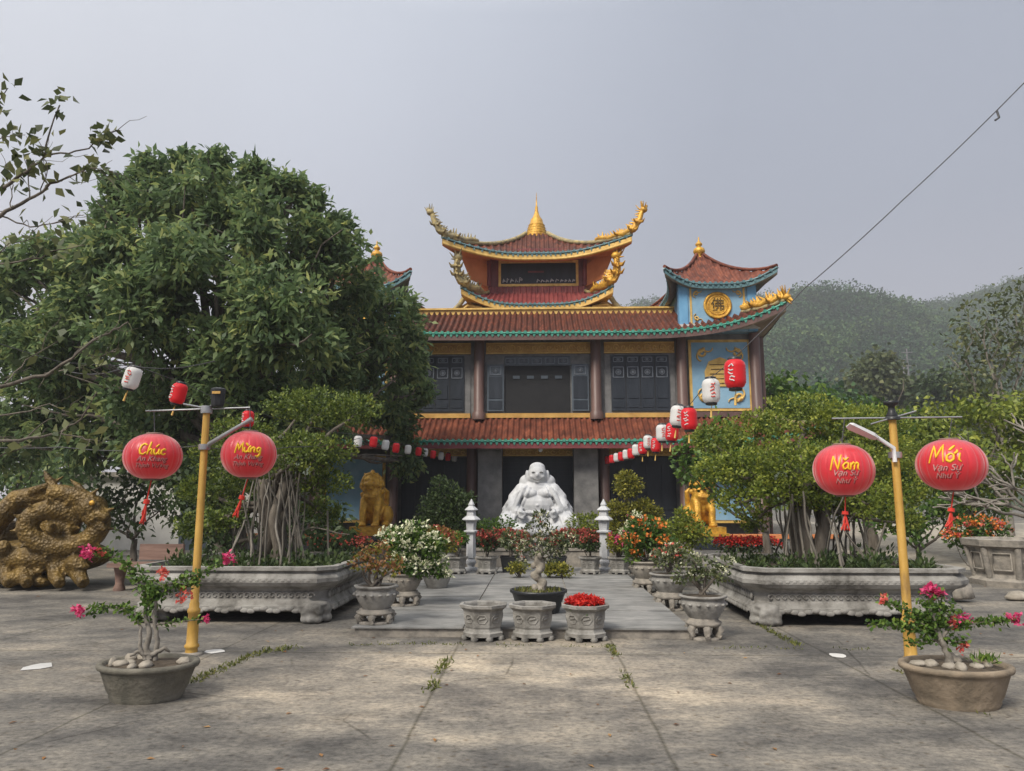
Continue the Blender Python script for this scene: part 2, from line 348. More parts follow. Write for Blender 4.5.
# ------------------------------------------------------------------ setting: ground, paving, hill
def ground_material():
    m, nt, b = newmat('worn_concrete'); N = nt.nodes; Lk = nt.links
    big = tex(nt, 0.55, 6, (1, 1.6, 1), 0.65); mid = tex(nt, 2.0, 9, (0.95, 1.25, 1), 0.74); fine = tex(nt, 19, 9, (0.9, 1.15, 1), 0.8)
    a = ramp(nt, big.outputs['Fac'], [(0.37, (0.090,0.086,0.081,1)), (0.46, (0.145,0.137,0.124,1)), (0.54, (0.195,0.181,0.158,1)), (0.64, (0.275,0.247,0.205,1))])
    c = ramp(nt, mid.outputs['Fac'], [(0.33, (0.50,0.495,0.49,1)), (0.48, (0.90,0.89,0.88,1)), (0.66, (1.2,1.17,1.11,1))])
    d = ramp(nt, fine.outputs['Fac'], [(0.36, (0.45,0.45,0.45,1)), (0.5, (0.95,0.95,0.95,1)), (0.64, (1.35,1.33,1.30,1))])
    def mul(x, y):
        k = N.new('ShaderNodeMixRGB'); k.blend_type = 'MULTIPLY'; k.inputs[0].default_value = 1.0
        Lk.new(x, k.inputs[1]); Lk.new(y, k.inputs[2]); return k.outputs[0]
    col = mul(mul(a.outputs[0], c.outputs[0]), d.outputs[0])
    # pale patch in the middle of the yard, ragged edged
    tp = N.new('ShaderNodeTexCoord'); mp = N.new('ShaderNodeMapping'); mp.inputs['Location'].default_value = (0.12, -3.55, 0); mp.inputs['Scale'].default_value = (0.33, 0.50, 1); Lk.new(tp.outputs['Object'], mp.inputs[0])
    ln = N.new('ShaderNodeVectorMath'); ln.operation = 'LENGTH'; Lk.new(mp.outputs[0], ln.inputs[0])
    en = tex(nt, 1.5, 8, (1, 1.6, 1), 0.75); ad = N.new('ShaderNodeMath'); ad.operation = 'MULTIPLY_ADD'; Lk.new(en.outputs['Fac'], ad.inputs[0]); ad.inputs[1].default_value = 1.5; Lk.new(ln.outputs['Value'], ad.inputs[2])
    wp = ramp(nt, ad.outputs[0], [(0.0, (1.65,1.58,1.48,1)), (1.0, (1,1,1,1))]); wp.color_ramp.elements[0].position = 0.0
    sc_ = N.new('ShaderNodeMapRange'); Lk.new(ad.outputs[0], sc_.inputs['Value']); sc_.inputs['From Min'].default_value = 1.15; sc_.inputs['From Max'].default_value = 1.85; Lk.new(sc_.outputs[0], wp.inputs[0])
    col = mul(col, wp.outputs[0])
    # reddish worn specks
    v = N.new('ShaderNodeTexVoronoi'); v.inputs['Scale'].default_value = 9.0; t = N.new('ShaderNodeTexCoord'); Lk.new(t.outputs['Object'], v.inputs['Vector'])
    r2 = ramp(nt, v.outputs['Distance'], [(0.05, (0.62,0.56,0.50,1)), (0.22, (1,1,1,1))]); col = mul(col, r2.outputs[0])
    # slab joints: x = const and y = const lines, wobbling a little
    wob = tex(nt, 1.4, 3); sp = N.new('ShaderNodeSeparateXYZ'); Lk.new(t.outputs['Object'], sp.inputs[0])
    def joint(axis, at_, width):
        q = N.new('ShaderNodeMath'); q.operation = 'ADD'; q.inputs[1].default_value = -at_; Lk.new(sp.outputs[axis], q.inputs[0])
        w_ = N.new('ShaderNodeMath'); w_.operation = 'MULTIPLY_ADD'; Lk.new(wob.outputs['Fac'], w_.inputs[0]); w_.inputs[1].default_value = 0.05; Lk.new(q.outputs[0], w_.inputs[2])
        z = N.new('ShaderNodeMath'); z.operation = 'ABSOLUTE'; Lk.new(w_.outputs[0], z.inputs[0])
        r = ramp(nt, z.outputs[0], [(0.0, (0.50,0.50,0.45,1)), (width*0.5, (0.70,0.69,0.66,1)), (width*1.4, (1,1,1,1))]); return r.outputs[0]
    for ax, p, w in (('X', -0.87, 0.016), ('X', 0.85, 0.016), ('X', -3.4, 0.014), ('X', 3.05, 0.018), ('Y', 8.15, 0.02), ('Y', 12.6, 0.016), ('X', 5.9, 0.014), ('X', -6.2, 0.016)):
        col = mul(col, joint(ax, p, w))
    # wandering hairline cracks
    dn = tex(nt, 1.1, 6); mxv = N.new('ShaderNodeMixRGB'); mxv.inputs[0].default_value = 0.12; Lk.new(t.outputs['Object'], mxv.inputs[1]); Lk.new(dn.outputs['Color'], mxv.inputs[2])
    vc = N.new('ShaderNodeTexVoronoi'); vc.feature = 'DISTANCE_TO_EDGE'; vc.inputs['Scale'].default_value = 0.27; Lk.new(mxv.outputs[0], vc.inputs['Vector'])
    rc = ramp(nt, vc.outputs['Distance'], [(0.0, (0.45,0.44,0.42,1)), (0.0018, (0.72,0.71,0.69,1)), (0.004, (1,1,1,1))])
    mk_ = tex(nt, 0.5, 2); rk = ramp(nt, mk_.outputs['Fac'], [(0.50, (0,0,0,1)), (0.58, (1,1,1,1))])
    cm = N.new('ShaderNodeMixRGB'); cm.blend_type = 'MULTIPLY'; Lk.new(rk.outputs[0], cm.inputs[0]); Lk.new(col, cm.inputs[1]); Lk.new(rc.outputs[0], cm.inputs[2]); col = cm.outputs[0]
    Lk.new(col, b.inputs['Base Color'])
    rr = ramp(nt, big.outputs['Fac'], [(0.35, (0.6,0.6,0.6,1)), (0.6, (0.9,0.9,0.9,1))]); Lk.new(rr.outputs[0], b.inputs['Roughness'])
    b.inputs['Specular IOR Level'].default_value = 0.35
    bump(nt, b, fine.outputs['Fac'], 0.5, 0.012); return m
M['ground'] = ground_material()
M['paving'] = pm('grey_paving', (0.10,0.10,0.098,1), (0.20,0.198,0.19,1), 2.6, 0.75, bmp=0.4, stretch=(0.9,1.5,1), c3=(0.31,0.30,0.285,1), detail=9, lo=0.28, hi=0.75)
M['hill'] = pm('hill_soil', (0.025,0.04,0.015,1), (0.05,0.07,0.028,1), 0.05, 0.95, bmp=0)

mb = MB()
mb.add([(-900,-60,0),(900,-60,0),(900,900,0),(-900,900,0)], [(0,1,2,3)])
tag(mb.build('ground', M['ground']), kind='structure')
PF = gnd(538, 629, 0.1).y                                   # front edge of the raised paving
PL, PR = gnd(353, 629, 0.1).x, gnd(690, 629, 0.1).x
mb = MB()
mb.slab([(PL,PF),(PR,PF),(PR,22.0),(PL,22.0)], -0.05, 0.10, 1)
for i in range(9):                                          # slab course lines are shallow grooves: courses laid side by side
    y0 = PF - 0.03 + i*1.4
    for j in range(3):
        xa = PL - 0.03 + (PR-PL+0.06)*j/3
        mb.slab([(xa,y0),(xa+(PR-PL+0.06)/3-0.022,y0),(xa+(PR-PL+0.06)/3-0.022,y0+1.37),(xa,y0+1.37)], 0.10, 0.115 + 0.002*((i*5+j*3) % 4))
tag(mb.build('pavement', [M['paving'], M['stone_dark']]), kind='structure')

HR = [(420,352),(520,338),(585,322),(625,304),(645,297),(690,294),(740,291),(770,289),(820,293),(870,300),(910,305),(950,298),(990,284),(1024,274),(1150,248),(1400,250)]
def ridge_z(X, Yr=420.0):
    px = 538 + X * 749.0 / Yr
    xs = [a for a, _ in HR]; py = float(np.interp(px, xs, [b for _, b in HR]))
    return max(0.0, 1.6 + (500 - py) * Yr / 749.0 - 9.0)
def hill_z(X, Y):
    s = min(1.0, max(0.0, (Y - 120.0) / 300.0)); s = s*s*(3 - 2*s)*0.55 + s*0.45
    if X < -80: return 0
    fade = 1.0 if Y < 440 else max(0.35, 1 - (Y - 440)/400)
    n = mnoise.noise(Vector((X*0.012, Y*0.010, 3.0)))*14 + mnoise.noise(Vector((X*0.03, Y*0.025, 9.0)))*5
    return max(-0.5, ridge_z(X) * s * fade + n * math.sin(math.pi*min(1, max(0, (Y-120)/300.0)))) if Y > 120 else -0.5
mb = MB()
gx = np.linspace(-80, 520, 76); gy = np.linspace(118, 700, 60)
mb.grid([[(x, y, hill_z(x, y)) for y in gy] for x in gx])
tag(mb.build('hill', M['hill']), kind='structure')
rng = np.random.default_rng(5)
cs, rr_, vv = [], [], []
for _ in range(9000):
    Y = 425 - 260*rng.random()**1.25; px = rng.uniform(560, 1180); X = (px-538)*Y/749.0
    z = hill_z(X, Y)
    if z < 0.5: continue
    r = float(np.clip(rng.lognormal(1.05, 0.35), 1.6, 6.5)); cs.append((X, Y, z + r*0.7)); rr_.append(r)
cs = np.array(cs); rr_ = np.array(rr_); n = len(cs); k = 90
d = sphere_dirs(rng, n*k); d[:, 2] = np.abs(d[:, 2])*1.1 - 0.15
P = np.repeat(cs, k, 0) + d*np.repeat(rr_, k)[:, None]*rng.uniform(0.7, 1.1, (n*k, 1))
cv = np.repeat(np.clip(rng.normal(0.45, 0.2, n) + np.array([0.30*mnoise.noise(Vector((c[0]*0.02, c[1]*0.016, 1.0))) + 0.15*mnoise.noise(Vector((c[0]*0.06, c[1]*0.05, 4.0))) for c in cs]), 0, 1), k)
geo = leafmesh(rng, P, d + rng.normal(0, 0.8, (n*k, 3)), 1.05, 0.48, np.clip(cv + rng.normal(0, 0.06, n*k), 0, 1), up=0.8)
tag(foliage('hillside_forest', None, M['forest'], geo), 'dense hazy green forest covering the long hill behind the temple', 'forest', kind='stuff')

# ------------------------------------------------------------------ temple
T = thing('temple', 'two storey temple with curved red tiled roofs, gold trim and blue corner towers', 'temple', (0, 23.4, 0))
YF = 23.4
def hip_roof(name, mat, c, e, t, ze, zt, lift, pw, flare, pitch, curve=1.35, amp=0.05, sides='FLRB', cap='green', nt=9,
             under=0.2, sofmat='soffit', fascia='goldtrim', caps=True, ridge='ridge', rr=0.085, tend=0.55):
    """concave hip roof; e / t = half extents of eave and top. Returns (roof part, surface function)"""
    cx, cy = c
    def srf(side, x, tt):
        he, ht, re, rt = (e[0], t[0], e[1], t[1]) if side in 'FB' else (e[1], t[1], e[0], t[0])
        hw = he + (ht - he)*tt; q = min(1.0, abs(x)/max(hw, 1e-4))
        k = q**pw*(1 - tt)**2
        z = ze + (zt - ze)*tt**curve + lift*k
        y = -(re + (rt - re)*tt) - flare*k; xx = x + math.copysign(flare*k, x)
        if side == 'F': X, Y = xx, y
        elif side == 'B': X, Y = -xx, -y
        elif side == 'R': X, Y = -y, xx
        else: X, Y = y, -xx
        return Vector((cx + X, cy + Y, z))
    mbR = MB(); mbC = MB(); mbS = MB(); mbF = MB()
    for sd_ in sides:
        he, ht = (e[0], t[0]) if sd_ in 'FB' else (e[1], t[1])
        npt = max(4, int(round(2*he/pitch))); nx = npt*6
        P, Pu = [], []
        for i in range(nx + 1):
            x = -he + 2*he*i/nx
            tm = 1.0 if abs(x) <= ht else max(0.0, (he - abs(x))/max(he - ht, 1e-6))
            u = (i % 6)/6.0
            h = amp*(-0.15, 0.0, 0.8, 1.1, 0.8, 0.0)[i % 6]
            P.append([srf(sd_, x, tm*j/nt) + Vector((0, 0, h)) for j in range(nt + 1)])
        mbR.grid(P, smooth=False)
        for i in range(0, nx + 1, 3):
            x = -he + 2*he*i/nx
            tm = 1.0 if abs(x) <= ht else max(0.0, (he - abs(x))/max(he - ht, 1e-6)); tm = min(tm, tend)
            Pu.append([srf(sd_, x, tm*j/4) - Vector((0, 0, under + (0.10 if j else 0))) for j in range(5)])
        mbS.grid(Pu)
        up = [srf(sd_, -he + 2*he*i/nx, 0) for i in range(0, nx + 1, 3)]
        o = {'F': Vector((0,-0.012,0)), 'B': Vector((0,0.012,0)), 'R': Vector((0.012,0,0)), 'L': Vector((-0.012,0,0))}[sd_]
        mbF.grid([[p + o - Vector((0,0,0.05)), p + o - Vector((0,0,under + 0.02))] for p in up])
        if caps:
            mbC.tube([p + o.normalized()*0.025 + Vector((0,0,0.0)) for p in up], 0.032, 5)
            od = o.normalized(); ax = Vector((-od.y, od.x, 0))
            for i in range(npt):
                x = -he + 2*he*(i + 0.5)/npt; p = srf(sd_, x, 0) + od*0.03 + Vector((0,0,0.02)); r = pitch*0.30
                ring = [p + ax*r*math.cos(a) + Vector((0,0,r*math.sin(a))) for a in [2*math.pi*q/8 for q in range(8)]]
                mbC.loft([[v - od*0.05 for v in ring], [v + od*0.03 for v in ring]], 0, False)
                x2 = -he + 2*he*(i + 1.0)/npt
                if i < npt - 1:
                    p = srf(sd_, x2, 0) + od*0.035; w = pitch*0.34
                    tri = [p + ax*w + Vector((0,0,0.015)), p - ax*w + Vector((0,0,0.015)), p - ax*w*0.6 - Vector((0,0,0.07)), p - Vector((0,0,0.13)), p + ax*w*0.6 - Vector((0,0,0.07))]
                    mbC.loft([[v - od*0.02 for v in tri], tri], 0, False)
    if t[0] > 0.3 and 'B' in sides:
        mbR.slab([(cx-t[0], cy-t[1]), (cx+t[0], cy-t[1]), (cx+t[0], cy+t[1]), (cx-t[0], cy+t[1])], zt-0.1, zt-0.01)
    R = mbR.build(name, M[mat], T)
    if caps: mbC.build('eave_tiles', M[cap], R)
    mbS.build('soffit', M[sofmat], R); mbF.build('fascia', M[fascia], R)
    hips = [s for s in (('F', 1), ('F', -1), ('B', 1), ('B', -1)) if s[0] in sides]
    for sd_, sg in hips:
        pts = [srf(sd_, sg*(e[0] + (t[0]-e[0])*q/10), q/10) + Vector((0,0,0.07)) for q in range(11)]
        mr = MB(); mr.tube(pts, [rr*0.9]*11, 8); mr.build('hip_ridge', M[ridge], R)
    return R, srf
def ridge_dragon(parent, pts, r, mat, name='ridge_dragon', spikes=True, seed=1):
    """a tapering scaled dragon climbing along pts, head at the end"""
    g = MB(); pts = [Vector(p) for p in pts]; n = 26; P, Rr = [], []
    for i in range(n + 1):
        t = i/n*(len(pts)-1); k = min(int(t), len(pts)-2); p = pts[k].lerp(pts[k+1], t-k)
        p = p + Vector((0,0,1))*math.sin(i*1.1)*r*0.35
        P.append(p); Rr.append(r*(0.55 + 0.55*math.sin(math.pi*min(1, 0.15 + i/n*0.75))))
    g.tube(P, Rr, 8)
    rnd = random.Random(seed)
    for i in range(1, n):
        t = (P[min(i+1, n)] - P[i-1]).normalized(); upv = Vector((0,0,1)) - t*t.z
        if upv.length < 0.2: upv = Vector((0, -1, 0))
        upv.normalize(); a = P[i] + upv*Rr[i]*0.7
        g.tube([a, a + upv*Rr[i]*rnd.uniform(1.0, 2.1) - t*Rr[i]*rnd.uniform(0.3, 1.2)], [Rr[i]*0.5, 0.008], 5)
    for i in (7, 14, 20):                                      # legs and flame tufts
        for sgn in (-1, 1):
            a = P[i]; b = a + Vector((sgn*r*1.2, -r*1.5, -r*0.4)); g.tube([a, b, b + Vector((sgn*r*0.6, -r*0.6, r*0.9))], [r*0.55, r*0.4, r*0.12], 6)
    h = P[-1]; t = (P[-1] - P[-3]).normalized()
    g.ell(h + t*r*0.6, (r*1.25, r*1.2, r*1.1), 10, 8)
    g.tube([h + t*r*0.8, h + t*r*2.6 + Vector((0,0,-r*0.3))], [r*0.8, r*0.42], 7)
    g.tube([h + t*r*0.6 - Vector((0,0,r*0.8)), h + t*r*2.1 - Vector((0,0,r*1.3))], [r*0.5, r*0.25], 6)
    for k in range(7):
        d_ = Vector((rnd.uniform(-1, 1), rnd.uniform(-1, 1), rnd.uniform(0.4, 1.4))).normalized()
        g.tube([h, h + d_*r*1.7, h + d_*r*2.8 + Vector((0,0,r*0.6))], [r*0.42, r*0.25, 0.01], 5)
    return g.build(name, mat, parent)

# walls and storeys -----------------------------------------------------------
zE1 = zz(441, 22.1); zT1 = zz(417.5, YF); zE2 = zz(333, 22.5); zT2 = zz(313.5, 24.6)
g = MB()
g.box(-7.05, 7.05, YF+0.45, 34, 0.0, zT1-0.1); g.box(-7.1, 7.1, YF, 34, zT1-0.6, zE2+0.25)
g.build('wall', M['granite'], T)
g = MB(); g.box(-7.3, 7.3, 21.9, 23.9, 0.0, 0.22); g.build('plinth', M['stone_dark'], T)
LR, lsrf = hip_roof('lower_roof', 'tile_old', (0, 28.7), (8.2, 6.6), (7.14, 5.28), zE1, zT1, 0.5, 10, 0.3, 0.175, 1.1, 0.07, 'FLR', fascia='maroon', tend=0.9)
UR, usrf = hip_roof('upper_roof', 'tile', (0, 28.0), (7.12, 5.5), (4.95, 3.4), zE2, zT2, 0.80, 6, 0.42, 0.185, 1.12, 0.095, 'FLRB', fascia='column', tend=0.8)
g = MB(); g.box(-4.95, 4.95, 24.56, 24.86, zT2-0.08, zT2+0.13); g.box(-5.0, 5.0, 24.5, 24.92, zT2+0.13, zT2+0.19); g.build('ridge_beam', M['goldtrim'], UR)
for sg in (-1, 1):                                            # gold dragons on the upturned corners
    ridge_dragon(UR, [usrf('F', sg*(7.12-2.17*q), q) + Vector((0,0,0.2)) for q in (0.42, 0.28, 0.14, 0.04, 0.0)], 0.105, M['gold'], seed=3+sg)

def band(name, x0, x1, z0, z1, mat, y=YF, d=0.05, par=None): 
    q = MB(); q.box(x0, x1, y-d, y+0.02, z0, z1); return q.build(name, M[mat], par or T)
def frieze(x0, x1, y, z0, z1):
    f = band('frieze', x0, x1, z0, z1, 'ochre', y, 0.06); q = MB(); w = x1 - x0; n = max(3, int(w/0.23)); zc = (z0+z1)/2; h = (z1-z0)
    for i in range(n):                                         # carved scroll ornament
        x = x0 + w*(i+0.5)/n; s_ = 1 if i % 2 else -1
        pts = [(x + 0.11*math.cos(a)*(1-a/9), y-0.075, zc + s_*h*0.36*math.sin(a)*(1-a/9)) for a in [j*0.6 for j in range(12)]]
        q.tube(pts, 0.017, 5)
    q.box(x0, x1, y-0.085, y-0.058, z0, z0+0.035); q.box(x0, x1, y-0.085, y-0.058, z1-0.035, z1)
    q.build('scrollwork', M['goldtrim'], f)
def lattice(parent, xc, zc, w, h, y):
    q = MB(); t = 0.013
    for x in (xc-w/2, xc+w/2): q.box(x-t, x+t, y-0.022, y, zc-h/2, zc+h/2)
    for z in (zc-h/2, zc+h/2): q.box(xc-w/2, xc+w/2, y-0.021, y, z-t, z+t)
    for a in range(6):
        an = a*math.pi/6 + 0.26; L = min(w, h)*0.30
        q.tube([(xc-L*math.cos(an), y-0.012, zc-L*math.sin(an)), (xc+L*math.cos(an), y-0.012, zc+L*math.sin(an))], 0.011, 4)
    ring = [(xc+0.27*w*math.cos(i*math.pi/4), y-0.012, zc+0.27*h*math.sin(i*math.pi/4)) for i in range(9)]; q.tube(ring, 0.011, 4)
    q.build('lattice', M['lattice'], parent)

zW0, zW1 = zz(417, YF), zz(342, YF)
colx = [at(q, 380, YF-0.16).x for q in (596, 682, 756)]
for sg in (-1, 1):
    for x in colx:
        g = MB(); g.lathe([(0.21,zW0-0.1),(0.21,zW0+0.12),(0.165,zW0+0.16),(0.165,zE2+0.1)], 16, (sg*x, YF-0.16, 0)); g.build('column', M['column'], T)
def X(px, Y=YF, z=0.4):
    py = 500 - (z - 1.6)*749.0/Y
    for _ in range(6): p = at(px, py, Y); py = proj((p.x, Y, z))[1]
    return at(px, py, Y).x
_XG = X
def X(px, Y=YF, z=5.3): return _XG(px, Y, z)
zp = lambda py, Y=YF: zz(py, Y)
# centre bay: open hall window with folded shutters
frieze(X(486), X(591), YF, zp(354), zp(343)); band('sill', X(484), X(593), zp(418), zp(413.5), 'ochre', d=0.10)
q = band('window_frame', X(485), X(592), zp(413.4), zp(354.4), 'frame', d=0.03)
o = band('painted_opening', X(505), X(570), zp(412.9), zp(356.5), 'dark', YF-0.03, 0.02, q)  # solid slab; the darkness of the hall behind is put into its colour
tr = band('transom', X(504.5), X(570.5), zp(366), zp(357), 'shutter', YF-0.05, 0.03, q)
for i in range(5):
    xx = X(510.5 + i*13.2); lattice(q, xx, zp(361.5), 0.30, 0.18, YF-0.083)
for i in range(4):
    q2 = MB(); xa = X(513+i*14); q2.box(xa, xa+0.22, YF-0.075, YF-0.053, zp(379), zp(376)); q2.build('hanging_plaque', M['shutter'], q)
for xa, xb in ((487.5, 504), (571.5, 588.5)):
    s_ = MB(); s_.box(X(xa), X(xb), YF-0.13, YF-0.06, zp(411.5), zp(365)); sh = s_.build('shutter', M['shutter'], q)
    s_ = MB(); s_.box(X(xa)+0.05, X(xb)-0.05, YF-0.145, YF-0.132, zp(399), zp(377)); s_.box(X(xa)+0.05, X(xb)-0.05, YF-0.145, YF-0.132, zp(409.5), zp(401)); s_.build('panel', M['door'], sh)
    lattice(sh, X((xa+xb)/2), zp(371), 0.34, 0.27, YF-0.132)
# side bays
for sg in (-1, 1):
    a, b = sorted((sg*X(604.5), sg*X(675))); frieze(a, b, YF, zp(354), zp(343)); band('sill', a, b, zp(418), zp(413.5), 'ochre', d=0.10)
    f = band('door_frame', a, b, zp(413.4), zp(354.4), 'frame', d=0.03)
    a2, b2 = sorted((sg*X(611), sg*X(669))); d_ = band('folding_door', a2, b2, zp(411.5), zp(356), 'door', YF-0.03, 0.05, f)
    w = (b2-a2)/4
    for i in range(4):
        xc = a2 + w*(i+0.5); lattice(d_, xc, zp(373), 0.33, 0.33, YF-0.08); lattice(d_, xc, zp(360.5), 0.30, 0.14, YF-0.08)
        q = MB(); q.box(xc-0.16, xc+0.16, YF-0.10, YF-0.082, zp(399), zp(385)); q.box(xc-0.16, xc+0.16, YF-0.10, YF-0.082, zp(408), zp(403)); q.build('door_panel', M['door'], d_)
        if i: q = MB(); q.box(xc-w/2-0.012, xc-w/2+0.012, YF-0.09, YF-0.081, zp(411), zp(357)); q.build('door_joint', M['dark'], d_)
def ornament(parent, x, z, sx, sz, y, s=1.0, mat='goldtrim'):  # curling corner piece
    q = MB()
    for k, (dx, dz) in enumerate(((1, 0.0), (0.0, 1))):
        pts = [(x + sx*s*(0.05 + 0.30*t*dx + 0.05*math.sin(t*9)), y-0.02, z + sz*s*(0.05 + 0.30*t*dz + 0.05*math.cos(t*9))) for t in [i/10 for i in range(11)]]
        q.tube(pts, [0.05*s*(1-0.6*i/10) for i in range(11)], 6, flat=0.6)
    pts = [(x + sx*s*(0.12 + 0.08*math.cos(a)), y-0.02, z + sz*s*(0.12 + 0.08*math.sin(a))) for a in [j*0.7 for j in range(9)]]
    q.tube(pts, 0.03*s, 6); q.build('corner_ornament', M[mat], parent)
def han(parent, s_, x, y, z, size, mat):
    cu = bpy.data.curves.new('glyph', 'FONT'); cu.body = s_; cu.size = size; cu.extrude = 0.01; cu.align_x = 'CENTER'; cu.align_y = 'CENTER'
    ob = bpy.data.objects.new('glyph', cu); COL.objects.link(ob); bpy.context.view_layer.update()
    me = ob.evaluated_get(bpy.context.evaluated_depsgraph_get()).to_mesh(); vs = [v.co.copy() for v in me.vertices]; fs = [tuple(p.vertices) for p in me.polygons]
    bpy.data.objects.remove(ob); bpy.data.curves.remove(cu)
    return mk('glyph', [(x+v.x, y-v.z, z+v.y) for v in vs], fs, M[mat], parent)
# tower bays: blue relief panel with a gold lotus-shaped plaque, upper and ground storey
for sg in (-1, 1):
    for (za, zb, big) in ((zp(412), zp(341.5), 1), (0.9, zE1-0.35, 0)):
        a, b = sorted((sg*X(689), sg*X(751))); yy = YF - (0.02 if big else 0.0)
        f = band('gilt_frame', a, b, za, zb, 'goldtrim', yy, 0.06)
        pnl = band('relief_panel', a+0.09, b-0.09, za+0.09, zb-0.09, 'blue', yy-0.055, 0.02, f)
        if not big:
            continue
        y2 = yy-0.075; xc = (a+b)/2; zc = (za+zb)/2 + 0.05
        for sx in (-1, 1):
            for sz in (-1, 1): ornament(pnl, xc - sx*0.72, zc - 0.05 - sz*0.88, sx, sz, y2, 1.35)
        q = MB(); poly = [(xc-0.46,zc-0.42),(xc+0.46,zc-0.42),(xc+0.50,zc+0.05),(xc+0.36,zc+0.38),(xc,zc+0.52),(xc-0.36,zc+0.38),(xc-0.50,zc+0.05)]
        q.prism(poly, y2-0.04, y2+0.005); pl = q.build('gold_plaque', M['goldtrim'], pnl)
        q = MB()
        for i in range(5): q.box(xc-0.34+0.04*(i % 2), xc+0.34-0.05*(i % 3), y2-0.05, y2-0.041, zc+0.26-i*0.15, zc+0.29-i*0.15)
        q.build('plaque_relief', M['bronze'], pl)
    # dark side return of the tower bay
    q = MB(); q.box(sg*7.1-0.12, sg*7.1+0.12, YF+0.02, YF+1.2, 0, zE2+0.2); q.build('corner_pier', M['column'], T)
    q = MB(); a, b = sorted((sg*X(683), sg*X(757))); q.box(a, b, YF-0.12, YF+0.02, zp(418), zp(413)); q.build('sill', M['column'], T)
# ground floor: stone piers, dark slatted doors
zG = zE1 - 0.15
for sg in (-1, 1):
    a, b = sorted((sg*X(574, 22.9, 2), sg*X(598, 22.9, 2))); q = MB(); q.box(a, b, 22.75, 23.3, 0.2, zG); q.build('stone_pier', M['granite'], T)
    for x in (4.53, 6.86, 2.05):
        q = MB(); q.lathe([(0.24,0.2),(0.24,0.4),(0.17,0.46),(0.17,zG+0.1)], 14, (sg*x, YF-0.25, 0)); q.build('column', M['column'], T)
    a, b = sorted((sg*X(602,YF,2), sg*X(678,YF,2))); frieze(a, b, YF+0.05, zG-0.22, zG+0.02)
    d_ = band('folding_door', a, b, 0.3, zG-0.24, 'door', YF+0.35, 0.06)
    for i in range(5):
        q = MB(); x0 = a + (b-a)*i/5 + 0.03; x1 = a + (b-a)*(i+1)/5 - 0.03
        q.box(x0, x1, YF+0.265, YF+0.288, 0.4, 1.2); q.box(x0, x1, YF+0.265, YF+0.288, 1.3, 2.7); q.build('door_panel', M['door'], d_)
frieze(X(503,YF,2), X(573,YF,2), YF+0.05, zG-0.22, zG+0.02)
d_ = band('slatted_door', X(500,YF,2), X(576,YF,2), 0.3, zG-0.24, 'door', YF+0.35, 0.06)
for i in range(4):
    q = MB(); x0 = X(500,YF,2) + (X(576,YF,2)-X(500,YF,2))*i/4 + 0.03; x1 = X(500,YF,2) + (X(576,YF,2)-X(500,YF,2))*(i+1)/4 - 0.03
    for z in np.arange(0.4, zG-0.35, 0.14): q.box(x0, x1, YF+0.265, YF+0.288, z, z+0.09)
    q.build('door_panel', M['door'], d_)
q = MB(); q.lathe([(0.01,0.12),(0.05,0.10),(0.075,0.05),(0.06,0.0),(0.02,-0.03)], 12, (X(540.5, 22.4, 3), 22.4, zz(451, 22.4))); q.tube([(X(540.5,22.4,3),22.4,zz(451,22.4)+0.1),(X(540.5,22.4,3),22.4,zE1-0.1)], 0.012, 5); q.build('ceiling_lamp', M['white'], T)
